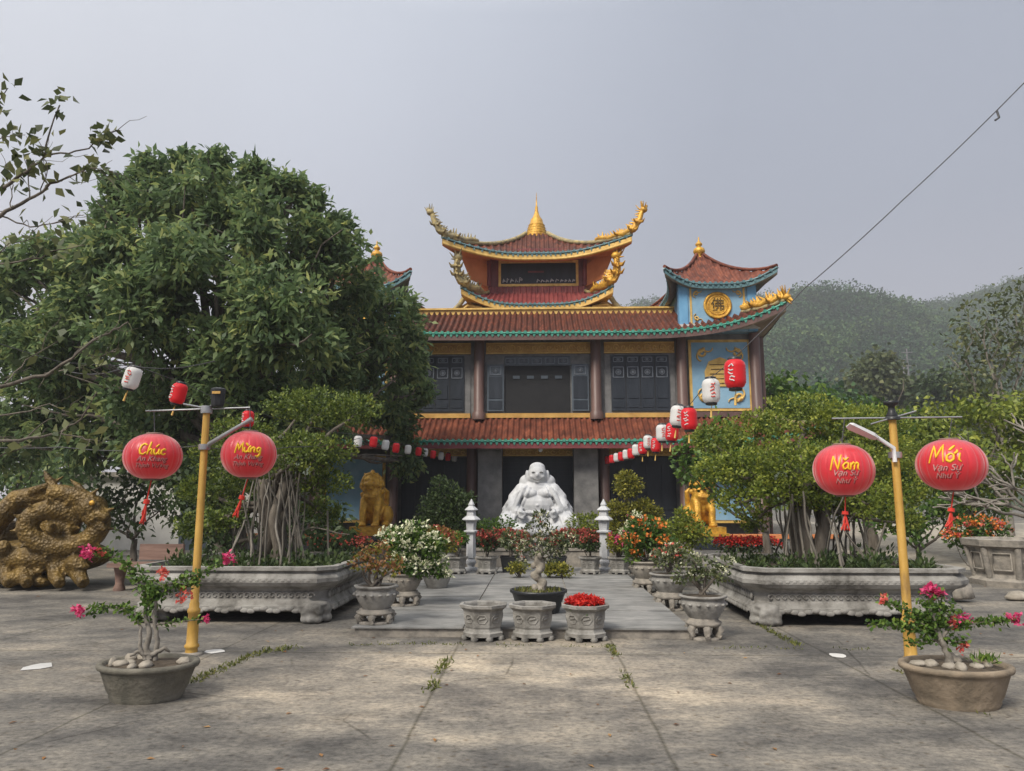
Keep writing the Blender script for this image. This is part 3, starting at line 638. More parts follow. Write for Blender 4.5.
# towers --------------------------------------------------------------------
for sg in (-1, 1):
    cx = sg*at(717.5, 307, 23.05).x; yf = 23.05; hw = at(752, 307, 23.05).x - at(717.5, 307, 23.05).x; cy = 25.3; zb = zE2 + 0.22; ztw = zz(284, 22.6) + 0.1
    q = MB(); q.box(cx-hw, cx+hw, yf, 2*cy-yf, zb-0.10, ztw+0.0); tw = q.build('tower_wall', M['blue'], T)
    for sx in (-1, 1):
        q = MB(); q.box(cx+sx*hw-0.14, cx+sx*hw+0.14, yf-0.05, yf+0.22, zb-0.09, ztw-0.01); q.build('pilaster', M['blued'], tw)
    q = MB(); z0, z1 = zz(326, yf), zz(288.5, yf); w = 0.03
    for x in (cx-0.84, cx+0.84): q.box(x-w, x+w, yf-0.022, yf, z0, z1)
    for z in (z0, z1): q.box(cx-0.87, cx+0.87, yf-0.02, yf, z-w, z+w)
    q.build('panel_moulding', M['goldtrim'], tw)
    zc = (z0+z1)/2
    for sx in (-1, 1):
        for sz in (-1, 1): ornament(tw, cx-sx*0.76, zc-sz*0.50, sx, sz, yf, 0.72)
    q = MB(); q.add([(cx+0.40*math.cos(i*math.pi/16), yf-0.03, zc+0.40*math.sin(i*math.pi/16)) for i in range(32)], [tuple(range(32))])
    q.tube([(cx+0.40*math.cos(i*math.pi/16), yf-0.02, zc+0.40*math.sin(i*math.pi/16)) for i in range(33)], 0.05, 6)
    q.tube([(cx+0.30*math.cos(i*math.pi/16), yf-0.03, zc+0.30*math.sin(i*math.pi/16)) for i in range(33)], 0.018, 5)
    md = q.build('medallion', M['gold'], tw)
    han(md, '\u4f5b', cx, yf-0.045, zc, 0.44, 'bronze')
    q = MB(); q.box(cx-hw-0.2, cx+hw+0.2, yf-0.10, 2*cy-yf+0.1, zb-0.02, zb+0.13); q.build('base_course', M['pale'], tw)
    R, ts = hip_roof('tower_roof', 'tile_old', (cx, cy), (1.34, 2.45), (0.12, 0.12), zz(283.5, 22.6), zz(259, cy), 0.40, 4.2, 0.40, 0.17, 1.3, 0.06, 'FLRB', cap='bluegreen', fascia='bluegreen', rr=0.06, tend=0.5, under=0.13, ridge='tile_old')
    q = MB(); zA = zz(260, cy); q.lathe([(a_*0.86, b_*0.86) for a_, b_ in [(0.14,-0.1),(0.19,0.0),(0.13,0.06),(0.10,0.1),(0.20,0.18),(0.245,0.28),(0.22,0.38),(0.10,0.47),(0.08,0.5),(0.135,0.55),(0.145,0.60),(0.09,0.66),(0.035,0.74),(0.02,0.90)]], 18, (cx, cy, zA)); q.build('finial', M['gold'], R)
# pavilion on top ------------------------------------------------------------
pc = 28.0; pf = 26.3; ph = 1.72
zS = zz(304.5, 25.4); zPB = zz(293, pf); zPE = zz(253.5, 25.4)
q = MB(); q.box(-ph, ph, pf, 2*pc-pf, zT2-0.1, zPE+0.5); pv = q.build('pavilion_wall', M['maroon'], T)
q = MB(); q.box(-2.35, 2.35, 25.6, 30.4, zT2-0.05, zS-0.15); q.build('pavilion_base', M['ochre'], pv)
SK, ssrf = hip_roof('skirt_roof', 'tile_red', (0, pc), (2.22, 2.6), (1.74, 1.74), zS, zPB, 0.52, 4, 0.42, 0.16, 1.0, 0.055, 'FLRB', fascia='goldtrim', sofmat='ochre', cap='bluegreen', rr=0.07)
q = MB(); q.box(-1.78, 1.78, pf-0.09, pf-0.03, zPB-0.08, zz(287.2, pf)); q.build('tile_red_apron', M['tile_red'], pv)
q = MB()
for i in range(17):
    x = -1.70 + i*0.2125; q.tube([(x, pf-0.10, zPB-0.08), (x, pf-0.10, zz(287.2, pf))], 0.045, 6)
q.build('apron_ribs', M['tile_red'], pv)
wx0, wx1 = X(501, pf, 9.3), X(576, pf, 9.3); z0, z1 = zz(284.5, pf), zz(263.5, pf)
q = MB(); t_ = 0.09
q.box(wx0-t_, wx0, pf-0.10, pf+0.01, z0-t_, z1+t_); q.box(wx1, wx1+t_, pf-0.10, pf+0.01, z0-t_, z1+t_); q.box(wx0, wx1, pf-0.099, pf+0.01, z0-t_, z0); q.box(wx0, wx1, pf-0.099, pf+0.01, z1, z1+t_)
fr = q.build('window_frame', M['goldtrim'], pv)
q = MB(); q.box(wx0, wx1, pf-0.04, pf-0.005, z0, z1); q.build('signboard', M['door'], fr)
q = MB(); q.box(X(528,pf,9.3), X(544,pf,9.3), pf-0.055, pf-0.041, z0+0.44, z0+0.50); q.build('signboard_stripe', M['maroon'], fr)
rn = random.Random(4)                                         # two rows of small irregular white strokes along the foot of the board
for a, b, h in ((503,526,0.21), (537,575,0.13)):
    q = MB()
    x = X(a, pf, 9.3)
    while x < X(b, pf, 9.3) - 0.08:
        w = rn.uniform(0.07, 0.13); hh = h*rn.uniform(0.6, 1.0)
        q.tube([(x, pf-0.05, z0+0.07), (x+w*0.3, pf-0.05, z0+0.07+hh), (x+w, pf-0.05, z0+0.05+hh*rn.uniform(0.1, 0.8))], 0.022, 5)
        if rn.random() < 0.6: q.tube([(x, pf-0.05, z0+0.07+hh*0.5), (x+w, pf-0.05, z0+0.07+hh*0.45)], 0.02, 5)
        x += w + 0.06
    q.build('board_marks', M['pavstone'], fr)
for sg in (-1, 1):                                             # flared foot of the pavilion running down to the main ridge
    q = MB(); q.prism([(sg*1.9, zS-0.12), (sg*2.45, zS+0.12), (sg*2.85, zT2+0.42), (sg*3.35, zT2+0.02), (sg*1.9, zT2+0.02)], 25.45, 30.2); q.build('foot_flare', M['ochre'], pv)
    q = MB(); q.tube([(sg*2.55, 25.36, zS+0.30), (sg*2.72, 25.34, zS+0.02), (sg*3.0, 25.34, zT2+0.26), (sg*3.45, 25.34, zT2+0.02)], [0.10,0.09,0.09,0.07], 8); q.build('flare_ridge', M['ridge'], pv)
    q = MB(); q.tube([(sg*1.95, 25.40, zS-0.10), (sg*2.45, 25.40, zS-0.02), (sg*2.80, 25.40, zT2+0.26), (sg*3.1, 25.40, zT2+0.06)], 0.05, 6); q.build('flare_moulding', M['goldtrim'], pv)
TR, psrf = hip_roof('pavilion_roof', 'tile', (0, pc), (2.3, 2.6), (0.42, 0.42), zPE, zz(238.5, pc), zz(238, 24.6) - zPE, 3.6, at(631, 238, 24.6).x - 2.3, 0.165, 1.45, 0.06, 'FLRB', fascia='goldtrim', sofmat='orange', cap='bluegreen', under=0.20, rr=0.09, tend=0.5)
q = MB()                                                       # second, gilt moulding below the eave
pts = [psrf('F', -2.3 + 4.6*i/40, 0) + Vector((0, 0.02, -0.20)) for i in range(41)]
q.tube(pts, 0.05, 6); q.build('eave_moulding', M['goldtrim'], TR)
for sg in (-1, 1):                                             # corner dragons: one climbing off the roof tip, one on the skirt roof
    a = psrf('F', sg*2.3, 0); m_ = M['gold'] if sg > 0 else M['ridge']
    ridge_dragon(TR, [psrf('F', sg*(2.3-1.88*0.32), 0.32) + Vector((0,0,0.15)), psrf('F', sg*(2.3-1.88*0.12), 0.12) + Vector((0,0,0.16)), a + Vector((0,0,0.15)), a + Vector((sg*0.22, -0.05, 0.42)), a + Vector((sg*0.40, -0.05, 0.86))], 0.105, m_, seed=11+sg)
    b = ssrf('F', sg*2.22, 0)
    ridge_dragon(SK, [ssrf('F', sg*(2.22-0.3), 0.6) + Vector((0,0,0.12)), b + Vector((-sg*0.12,0,0.12)), b + Vector((sg*0.12,-0.05,0.40)), b + Vector((sg*0.16,-0.06,0.72)), b + Vector((sg*0.14,-0.05,1.02))], 0.135, m_, seed=21+sg)
    # wide painted bracket under the corner
    q = MB(); q.add([(sg*1.72, pf-0.02, zPB+0.2), (sg*1.72, pf-0.02, zPE-0.2), (sg*2.85, 25.2, zPE+0.26), (sg*2.40, 25.6, zPB+0.35)], [(0,1,2,3)])
    q.add([(sg*1.72, pf+0.06, zPB+0.2), (sg*1.72, pf+0.06, zPE-0.2), (sg*2.85, 25.32, zPE+0.26), (sg*2.40, 25.72, zPB+0.35)], [(0,1,2,3)]); q.build('corner_bracket', M['orange'], pv)
    q = MB(); q.tube([(sg*1.75, pf-0.08, zPB+0.25), (sg*1.75, pf-0.08, zPE)], 0.085, 10); q.build('column', M['maroon'], pv)
zA = zz(241, pc); prof = [(0.50,-0.25),(0.50,0.0)]
r = 0.47
for i in range(6): prof += [(r, 0.02+i*0.115), (r+0.035, 0.06+i*0.115), (r-0.02, 0.115+i*0.115)]; r -= 0.030
prof += [(0.28,0.74),(0.25,0.88),(0.16,1.0),(0.11,1.12),(0.075,1.25),(0.055,1.38),(0.065,1.42),(0.03,1.48),(0.018,1.8),(0.008,2.05)]
q = MB(); q.lathe([(a*0.95, z*0.98) for a, z in prof], 20, (0, pc, zA)); q.build('spire', M['gold'], TR)

# ------------------------------------------------------------------ sculpted figures
def sculpt(name, prims, mat, parent=None, org=None, vox=0.03, smooth=4, disp=None):
    g = MB()
    for p in prims:
        if p[0] == 'e': g.ell(p[1], p[2], 14, 10, rot=(Matrix.Rotation(p[3], 3, p[4]) if len(p) > 3 else None))
        elif p[0] == 't': g.tube(p[1], p[2], 10)
        else: g.box(*p[1])
    o = g.build(name, mat, parent, org)
    r = o.modifiers.new('remesh', 'REMESH'); r.mode = 'VOXEL'; r.voxel_size = vox; r.use_smooth_shade = True
    if smooth: s_ = o.modifiers.new('smooth', 'SMOOTH'); s_.iterations = smooth; s_.factor = 0.5
    return o
# white laughing figure in front of the central door
X = _XG
BY = 19.6; bz = zz(536, BY); tz = zz(461.5, BY); sc = (tz - bz)/2.0
bx = X(537.5, BY, 1.3)
def L(x, y, z): return (bx + x*sc, BY + y*sc, bz + z*sc)
def E(x, y, z, a, b, c, *r): return ('e', L(x, y, z), (a*sc, b*sc, c*sc)) + r
def TB(pts, rad): return ('t', [L(*p) for p in pts], [r*sc for r in rad])
st = thing('seated_statue', 'large white stone statue of a laughing seated monk with bare belly before the middle door', 'statue', (bx, BY, 0))
pr = [E(0,0.05,0.45,0.62,0.50,0.50), E(0,-0.06,0.82,0.52,0.46,0.40), E(0,0.02,1.22,0.50,0.36,0.28), E(0,0.08,1.40,0.36,0.26,0.20), E(-0.26,0.08,1.44,0.24,0.22,0.22), E(0.26,0.08,1.44,0.24,0.22,0.22), E(-0.42,0.02,1.18,0.22,0.24,0.24), E(0.42,0.02,1.18,0.22,0.24,0.24), E(0,-0.02,1.36,0.20,0.20,0.18),
      E(0,-0.10,1.66,0.255,0.26,0.28), E(0,-0.11,1.55,0.265,0.21,0.17), E(0,-0.06,1.82,0.22,0.22,0.16), E(0,-0.345,1.625,0.038,0.045,0.06),
      E(-0.12,-0.25,1.585,0.09,0.075,0.07), E(0.12,-0.25,1.585,0.09,0.075,0.07), E(0,-0.22,1.45,0.10,0.08,0.055),
      E(-0.28,-0.06,1.58,0.055,0.08,0.19), E(0.28,-0.06,1.58,0.055,0.08,0.19)]
for s_ in (-1, 1):
    pr += [TB([(s_*0.38,0.0,1.26),(s_*0.62,0.0,1.0),(s_*0.66,-0.22,0.74),(s_*0.46,-0.48,0.60)], [0.20,0.19,0.16,0.10]),
           E(s_*0.42,-0.52,0.60,0.11,0.10,0.09), E(s_*0.16,-0.34,1.12,0.16,0.12,0.12),
           TB([(s_*0.35,-0.05,0.30),(s_*0.78,-0.38,0.34),(s_*0.86,-0.42,0.18)], [0.30,0.27,0.18]),
           TB([(s_*0.85,-0.40,0.24),(s_*0.30,-0.66,0.16),(s_*0.05,-0.68,0.12)], [0.22,0.15,0.10]),
           TB([(s_*0.50,0.10,1.18),(s_*0.74,0.05,0.70),(s_*0.88,-0.05,0.10)], [0.16,0.21,0.22]),      # robe falling from the shoulders
           TB([(s_*0.34,-0.30,1.30),(s_*0.50,-0.36,0.98),(s_*0.64,-0.40,0.62)], [0.05,0.06,0.07]),
           TB([(s_*0.66,-0.20,0.86),(s_*0.84,-0.22,0.58),(s_*1.02,-0.30,0.20)], [0.07,0.09,0.10])]
    for k in range(4): pr.append(TB([(s_*(0.40+0.03*k),-0.56,0.62-0.03*k),(s_*(0.31+0.02*k),-0.60,0.58-0.035*k)], [0.032,0.024]))
def front(x, z):                                               # foremost surface of the figure at (x, z)
    best = 0.3; wx, wz = bx + x*sc, bz + z*sc
    for p in pr:
        if p[0] == 'e':
            c, r = p[1], p[2]; q = 1 - ((wx-c[0])/r[0])**2 - ((wz-c[2])/r[2])**2
            if q > 0: best = min(best, (c[1] - r[1]*math.sqrt(q) - BY)/sc)
        else:
            for (p0, r0), (p1, r1) in zip(zip(p[1], p[2]), zip(p[1][1:], p[2][1:])):
                for t_ in (0, .2, .4, .6, .8, 1):
                    r = r0 + (r1-r0)*t_; q = r*r - (wx - p0[0]-(p1[0]-p0[0])*t_)**2 - (wz - p0[2]-(p1[2]-p0[2])*t_)**2
                    if q > 0: best = min(best, (p0[1]+(p1[1]-p0[1])*t_ - math.sqrt(q) - BY)/sc)
    return best
folds = []
def fold(pth, r0, r1):
    pts, n_ = [], 14
    for i in range(n_ + 1):
        t_ = i/n_*(len(pth)-1); k = min(int(t_), len(pth)-2); u_ = t_ - k
        x_ = pth[k][0] + (pth[k+1][0]-pth[k][0])*u_; z_ = pth[k][1] + (pth[k+1][1]-pth[k][1])*u_; y_ = front(x_, z_)
        if y_ < 0.25: pts.append((x_, y_ - 0.012, z_))
    if len(pts) > 2: folds.append(TB(pts, [r0 + (r1-r0)*i/(len(pts)-1) for i in range(len(pts))]))
for s_ in (-1, 1):                                             # robe folds from the shoulders, over the arms and across the lap
    for k in range(7): fold([(s_*(0.30+0.05*k), 1.34-0.035*k), (s_*(0.44+0.075*k), 0.95-0.03*k), (s_*(0.60+0.075*k), 0.55), (s_*(0.74+0.07*k), 0.12)], 0.030, 0.042)
    for k in range(6): fold([(s_*(0.10+0.04*k), 0.50-0.05*k), (s_*(0.36+0.05*k), 0.30-0.035*k), (s_*(0.62+0.05*k), 0.16-0.012*k)], 0.026, 0.036)
    for k in range(4): fold([(s_*0.62, 1.02-0.10*k), (s_*0.74, 0.94-0.10*k), (s_*0.84, 0.80-0.10*k)], 0.028, 0.030)
    fold([(s_*0.20, 1.30), (s_*0.30, 1.05), (s_*0.42, 0.80), (s_*0.44, 0.62)], 0.045, 0.05)
for k in range(11): a = -1.25 + k*0.25; folds.append(E(0.43*math.sin(a), front(0.43*math.sin(a), 0.66)-0.01, 0.63, 0.05, 0.045, 0.05))
pr += folds
pr += [E(0,0,0.06,1.0,0.74,0.12), E(0,-0.52,0.82,0.03,0.02,0.03)]
body = sculpt('body', pr, M['pavstone'], st, vox=0.020, smooth=1)
g = MB()
for s_ in (-1, 1):
    g.tube([L(s_*0.06,-0.345,1.69), L(s_*0.10,-0.355,1.705), L(s_*0.15,-0.325,1.69)], 0.014*sc, 5)
g.tube([L(-0.11,-0.355,1.53), L(-0.06,-0.375,1.495), L(0,-0.38,1.485), L(0.06,-0.375,1.495), L(0.11,-0.355,1.53)], 0.016*sc, 5)
g.build('face_lines', M['granite'], st)
g = MB(); g.lathe([(1.25,0.1),(1.25,0.22),(1.12,0.27),(1.08,bz-0.16),(1.2,bz-0.1),(1.2,bz)], 8, (bx,BY,0), sy=0.8, ph=math.pi/8, smooth=False); g.build('pedestal', M['stone'], st)

def lion(name, label, px, flip):
    Y = 20.6; x0 = X(px, Y, 1.5); zb = zz(530, Y); h = (zz(471, Y) - zb)/1.55
    t = thing(name, label, 'statue', (x0, Y, 0), 'gilded guardian lions')
    f = -1 if flip else 1
    def L(x, y, z): return (x0 + f*x*h*0.88, Y + y*h, zb + 0.09 + z*h)
    def E(x, y, z, a, b, c): return ('e', L(x,y,z), (a*h, b*h, c*h))
    def TB(p, r): return ('t', [L(*q) for q in p], [k*h for k in r])
    pr = [E(0.06,0.28,0.36,0.34,0.36,0.36), E(0.02,0.08,0.62,0.27,0.28,0.40), E(0,-0.08,0.80,0.25,0.22,0.26), E(-0.03,-0.14,1.16,0.22,0.23,0.22),
          E(-0.03,-0.34,1.11,0.15,0.12,0.085), E(-0.03,-0.32,1.01,0.11,0.10,0.05), E(-0.03,-0.42,1.14,0.05,0.04,0.04), E(-0.13,-0.32,1.23,0.055,0.05,0.05), E(0.07,-0.32,1.23,0.055,0.05,0.05),
          E(0.40,0.25,0.28,0.16,0.30,0.28), E(-0.28,0.22,0.26,0.14,0.28,0.26), E(0.42,-0.02,0.06,0.12,0.17,0.07), E(-0.30,-0.04,0.06,0.11,0.16,0.07),
          TB([(-0.20,-0.08,0.72),(-0.24,-0.20,0.40),(-0.22,-0.26,0.06)], [0.13,0.095,0.08]), TB([(0.18,-0.08,0.72),(0.20,-0.22,0.40),(0.18,-0.28,0.06)], [0.13,0.095,0.08]),
          E(-0.22,-0.33,0.05,0.11,0.14,0.06), E(0.18,-0.35,0.05,0.11,0.14,0.06),
          TB([(0.1,0.55,0.2),(0.28,0.62,0.6),(0.32,0.52,0.92),(0.22,0.48,1.05)], [0.05,0.085,0.07,0.015])]
    rn = random.Random(3)
    for k in range(60):                                        # curls of the mane
        a = rn.uniform(0, 2*math.pi); ring = rn.choice((0.22, 0.28, 0.33)); dy = {0.22: -0.14, 0.28: -0.02, 0.33: 0.12}[ring]
        pr.append(E(-0.03 + ring*math.cos(a), -0.06 + dy, 1.12 + ring*1.12*math.sin(a) - (0.12 if dy > 0 else 0), 0.066, 0.066, 0.07))
    for k in range(7): pr.append(E(-0.18+0.055*k, -0.27-0.03*math.sin(k*0.5), 0.80-0.03*math.sin(k*0.5), 0.035, 0.035, 0.05))
    for sx in (-0.21, 0.15): pr.append(TB([(sx,-0.12,1.30),(sx*1.1,-0.12,1.42)], [0.05,0.02]))
    sculpt('body', pr, M['gold'], t, vox=0.019, smooth=1)
    g = MB(); g.box(x0-0.50, x0+0.50, Y-0.52, Y+0.52, zb-0.06, zb+0.10); g.box(x0-0.56, x0+0.56, Y-0.58, Y+0.58, zb-0.14, zb-0.06); g.build('gilt_slab', M['gold'], t)
    p = thing('lion_plinth', 'dark plinth under the gilded lion on the %s of the court' % ('right' if flip else 'left'), 'plinth', (x0, Y, 0))
    g = MB(); g.box(x0-0.48, x0+0.48, Y-0.5, Y+0.5, 0.2, zb-0.15); g.build('block', M['granite'], p)
    g = MB(); g.box(x0-0.56, x0+0.56, Y-0.58, Y+0.58, 0.0, 0.2); g.build('base', M['stone_dark'], p)
    g = MB(); g.box(x0-0.36, x0+0.36, Y-0.52, Y-0.501, 0.32, zb-0.25); g.build('panel', M['door'], p)
lion('lion_statue', 'gilded guardian lion sitting upright, fully visible beside the large tree on the left', 372.5, False)
lion('lion_statue', 'gilded guardian lion half hidden by leaves at the right of the court', 702, True)
# tower foot terraces behind the lions
for sg, w in ((-1, 'left'), (1, 'right')):
    a, b = sorted((sg*4.7, sg*8.2)); q = MB(); q.box(a, b, 21.0, 23.0, 0.0, 0.55); o = q.build('terrace_wall', M['granite'], None, (sg*6.4, 22, 0))
    tag(o, 'low grey terrace wall with orange coping at the foot of the %s tower' % w, 'wall')
    q = MB(); q.box(a-0.05, b+0.05, 20.95, 21.3, 0.55, 0.66); q.build('coping', M['orange'], o)

# coiled golden dragon on the left
DY = 13.7
dr = thing('dragon_sculpture', 'weathered gold coiled dragon sculpture on a gnarled base at the left edge', 'sculpture', (X(50, DY), DY, 0))
P_ = lambda px, py, dy=0.0: tuple(at(px, py, DY + dy))
coil = []
for i in range(40):
    a = 0.55*math.pi - i*0.27; r = 52 - i*1.22; coil.append(P_(57 + r*0.98*math.cos(a), 524 - r*0.62*math.sin(a), -0.25 + 0.25*math.cos(a)*0.6))
pr = [('t', coil, [0.15 + 0.075*math.sin(min(1, i/14)*math.pi/2) - 0.002*i for i in range(40)])]
pr += [('t', [P_(-25,560,0.1), P_(-8,525,0.2), P_(18,500,0.35), P_(50,494,0.4), P_(86,500,0.35)], [0.20,0.22,0.22,0.2,0.18]),
       ('t', [P_(78,503), P_(91,512,-0.15), P_(97,522,-0.2)], [0.25,0.22,0.16]), ('e', P_(93,508,-0.1), (0.24,0.3,0.24)),
       ('t', [P_(95,512,-0.2), P_(108,518,-0.25)], [0.12,0.07]), ('t', [P_(94,522,-0.2), P_(106,530,-0.25)], [0.10,0.05]),
       ('t', [P_(88,498), P_(78,486,0.1), P_(70,479,0.2)], [0.08,0.06,0.02]), ('t', [P_(60,495,0.1), P_(48,478,0.1), P_(44,470,0.1)], [0.1,0.07,0.02]), ('t', [P_(30,492,0.2), P_(52,484,0.2), P_(64,476,0.2)], [0.09,0.06,0.02]),
       ('e', P_(57,526,0.55), (0.50,0.12,0.30)), ('e', P_(4,540,0.6), (0.5,0.12,0.4)), ('e', P_(46,556,0.3), (1.25,0.75,0.34)), ('e', P_(20,570,0.3), (0.75,0.6,0.28))]
rn = random.Random(8)
for i in range(30): pr.append(('e', P_(rn.uniform(-5,80), rn.uniform(545,582), rn.uniform(-0.5,0.4)), (rn.uniform(.07,.2), rn.uniform(.07,.2), rn.uniform(.05,.17))))
for x1, x2 in ((10,6),(28,24),(72,80),(58,56)): pr.append(('t', [P_(x1,560,-0.1), P_(x2,577,-0.35), P_(x2+4,584,-0.5)], [0.2,0.13,0.10]))
for i in range(3, 40, 2):
    c = Vector(coil[i]); o = Vector(P_(57,524)) ; d_ = (c - o).normalized(); rr0 = 0.21 - 0.002*i
    pr.append(('t', [tuple(c + d_*rr0*0.6), tuple(c + d_*(rr0 + 0.13) + Vector((0,0,0.03)))], [0.07, 0.012]))
db = sculpt('body', pr, M['bronze'], dr, vox=0.028, smooth=3)
nt = M['bronze'].node_tree; b_ = nt.nodes['Principled BSDF']; v_ = nt.nodes.new('ShaderNodeTexVoronoi'); v_.inputs['Scale'].default_value = 19
t_ = nt.nodes.new('ShaderNodeTexCoord'); nt.links.new(t_.outputs['Object'], v_.inputs['Vector']); k_ = nt.nodes.new('ShaderNodeBump'); k_.inputs['Strength'].default_value = 0.7; k_.inputs['Distance'].default_value = 0.035
nt.links.new(v_.outputs['Distance'], k_.inputs['Height']); nt.links.new(b_.inputs['Normal'].links[0].from_socket, k_.inputs['Normal']); nt.links.new(k_.outputs[0], b_.inputs['Normal'])
g = MB(); g.ell(P_(92,503,-0.34), (0.05,0.04,0.05)); g.build('eye', M['gold'], dr)

# ------------------------------------------------------------------ great stone planters and banyan bonsai
def planter(label, x0, x1, y0, y1, side):
    t = thing('stone_planter', label, 'planter', ((x0+x1)/2, (y0+y1)/2, 0), 'long carved stone planters')
    def ring(o, z, ch=0.22):
        a, b, c, d = x0-o, x1+o, y0-o, y1+o
        return [(a+ch,c,z),(b-ch,c,z),(b,c+ch,z),(b,d-ch,z),(b-ch,d,z),(a+ch,d,z),(a,d-ch,z),(a,c+ch,z)]
    prof = [(-0.02,0.15),(0.02,0.17),(0.02,0.22),(-0.02,0.24),(-0.055,0.30),(-0.06,0.40),(-0.03,0.44),(0.0,0.455),(0.05,0.48),(0.085,0.53),(0.085,0.58),(0.05,0.63),(0.02,0.65),(0.02,0.665),(0.07,0.68),(0.07,0.725),(-0.02,0.73),(-0.04,0.62)]
    g = MB(); rg = [ring(o, z) for o, z in prof]
    g = MB(); g.add(ring(-0.02, 0.655), [tuple(range(8))]); g.add(ring(-0.2, 0.13), [tuple(range(8))[::-1]]); g.build('soil', M['soil'], t)
    g = MB(); rn = random.Random(int(x0*10))                      # carved scroll relief round the waist and hem
    n = 26
    for i in range(n):
        xx = x0 + 0.25 + (x1-x0-0.5)*i/(n-1)
        pts = [(xx + 0.055*math.cos(a)*(1-a/8), y0 + 0.052, 0.35 + 0.05*math.sin(a)*(1-a/8)) for a in [j*0.75 for j in range(9)]]
        g.tube(pts, 0.012, 5)
        g.ell((xx, y0-0.018, 0.175 - 0.02*math.cos(i*1.6)), (0.062, 0.014, 0.03), 8, 6)
        g.ell((xx, y0-0.082, 0.555), (0.036, 0.008, 0.022), 8, 6)
    xe = x0 if side > 0 else x1
    for i in range(20):
        yy = y0 + 0.25 + (y1-y0-0.5)*i/19
        g.ell((xe - side*0.018, yy, 0.175), (0.014, 0.06, 0.034), 8, 6); g.ell((xe + side*0.052, yy, 0.35), (0.02, 0.05, 0.05), 8, 6)
    gr = g; g = MB(); g.v, g.f, g.m, g.sm = gr.v, gr.f, gr.m, gr.sm; g.loft(rg, 0, False, cap=False); g.build('trough', M['stone'], t)
    for fx, fy in ((x0+0.22, y0+0.18), (x1-0.22, y0+0.18), ((x0+x1)/2, y1-0.3), (x0+0.22, y1-0.18), (x1-0.22, y1-0.18)):
        pr = [('e', (fx, fy, 0.13), (0.16,0.16,0.13)), ('e', (fx-0.08, fy-0.15, 0.055), (0.075,0.08,0.06)), ('e', (fx+0.08, fy-0.15, 0.055), (0.075,0.08,0.06)), ('e', (fx, fy-0.17, 0.055), (0.06,0.09,0.06)),
              ('e', (fx, fy-0.17, 0.185), (0.13,0.07,0.075)), ('e', (fx-0.09, fy-0.17, 0.14), (0.06,0.06,0.05)), ('e', (fx+0.09, fy-0.17, 0.14), (0.06,0.06,0.05)), ('e', (fx, fy-0.03, 0.235), (0.20,0.19,0.05)), ('e', (fx-side*0.15, fy, 0.06), (0.08,0.1,0.065)), ('e', (fx-side*0.15, fy, 0.17), (0.07,0.12,0.08))]
        sculpt('foot', pr, M['stone'], t, vox=0.022, smooth=2)
    return t
planter('long carved grey stone planter holding the banyan beside the left lamp post', -5.40, -2.76, 9.95, 12.6, -1)
planter('long carved grey stone planter holding the banyan beside the right lamp post', 2.76, 5.50, 9.95, 12.6, 1)

def banyan(label, pads, roots, mat, seed, base, dens=1.0):
    rng = np.random.default_rng(seed)
    t = thing('banyan_bonsai', label, 'tree', base)
    blobs = []
    for px, py, rp, Y in pads:
        c = at(px, py, Y); r = rp*Y/749.0; blobs.append((tuple(c), (r*1.0, r*0.95, r*0.56)))
    geo = crown_leaves(rng, blobs, 62*dens, 9, 0.054, 0.0185, 0.034, droop=-0.35, shell=(0.80, 1.08), spread=0.9)
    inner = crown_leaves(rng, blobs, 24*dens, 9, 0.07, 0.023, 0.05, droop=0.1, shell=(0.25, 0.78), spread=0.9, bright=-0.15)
    foliage('foliage', t, mat, merge([geo, inner]))
    g = MB(); hub = Vector((base[0], base[1], 1.75))
    for a, b, r0, r1 in roots:
        limb(g, a, b, r0, r1, rng, 0.10, 8, 7)
    g.build('aerial_roots', M['root'], t)
    g = MB()
    for k in range(5):
        a = k*1.3; limb(g, (base[0]+0.16*math.cos(a), base[1]+0.16*math.sin(a), 0.6), (hub.x+0.22*math.cos(a+.5), hub.y+0.22*math.sin(a+.5), 1.9), 0.10, 0.075, rng, 0.15)
    for c, r in blobs: limb(g, hub + Vector(rng.normal(0, 0.12, 3)), Vector(c) - Vector((0,0,r[2]*0.25)), 0.055, 0.018, rng, 0.22)
    g.build('trunk', M['bark'], t)
    return t
def rootset(rng, x0, x1, y, ztop, n, spread=0.12):
    out = []
    for i in range(n):
        xa = rng.uniform(x0, x1); out.append(((xa + rng.normal(0, spread*0.6), y + rng.normal(0, 0.3), ztop + rng.normal(0, 0.15)), (xa + rng.normal(0, spread), y + rng.normal(0, 0.4), 0.62), rng.uniform(0.006, 0.016), rng.uniform(0.009, 0.022)))
    return out
rng = np.random.default_rng(31)
rl = rootset(rng, X(248,11.2), X(300,11.2), 11.0, 1.95, 26) + rootset(rng, X(205,11.2), X(330,11.2), 11.4, 1.7, 9)
lp = [(322,408,34,11.8),(357,410,26,11.6),(290,405,26,12.2),(245,432,30,11.6),(218,455,27,11.2),(298,452,33,10.9),(328,450,26,11.3),(268,475,32,11.5),(325,482,26,11.3),(205,490,26,11.6),(228,515,20,10.9),(322,512,20,11.8),(200,525,22,11.2),(262,445,26,12.0),(240,480,24,12.2)]
banyan('spreading bonsai banyan with cloud-clipped pads and a curtain of roots, left planter', lp, rl, M['banyan'], 41, (X(272,11.3), 11.3, 0.65))
rr2 = rootset(rng, X(783,11.2), X(832,11.2), 10.9, 1.75, 15) + rootset(rng, X(838,11.2), X(875,11.2), 11.2, 1.5, 12) + rootset(rng, X(757,11), X(890,11), 11.6, 1.6, 10)
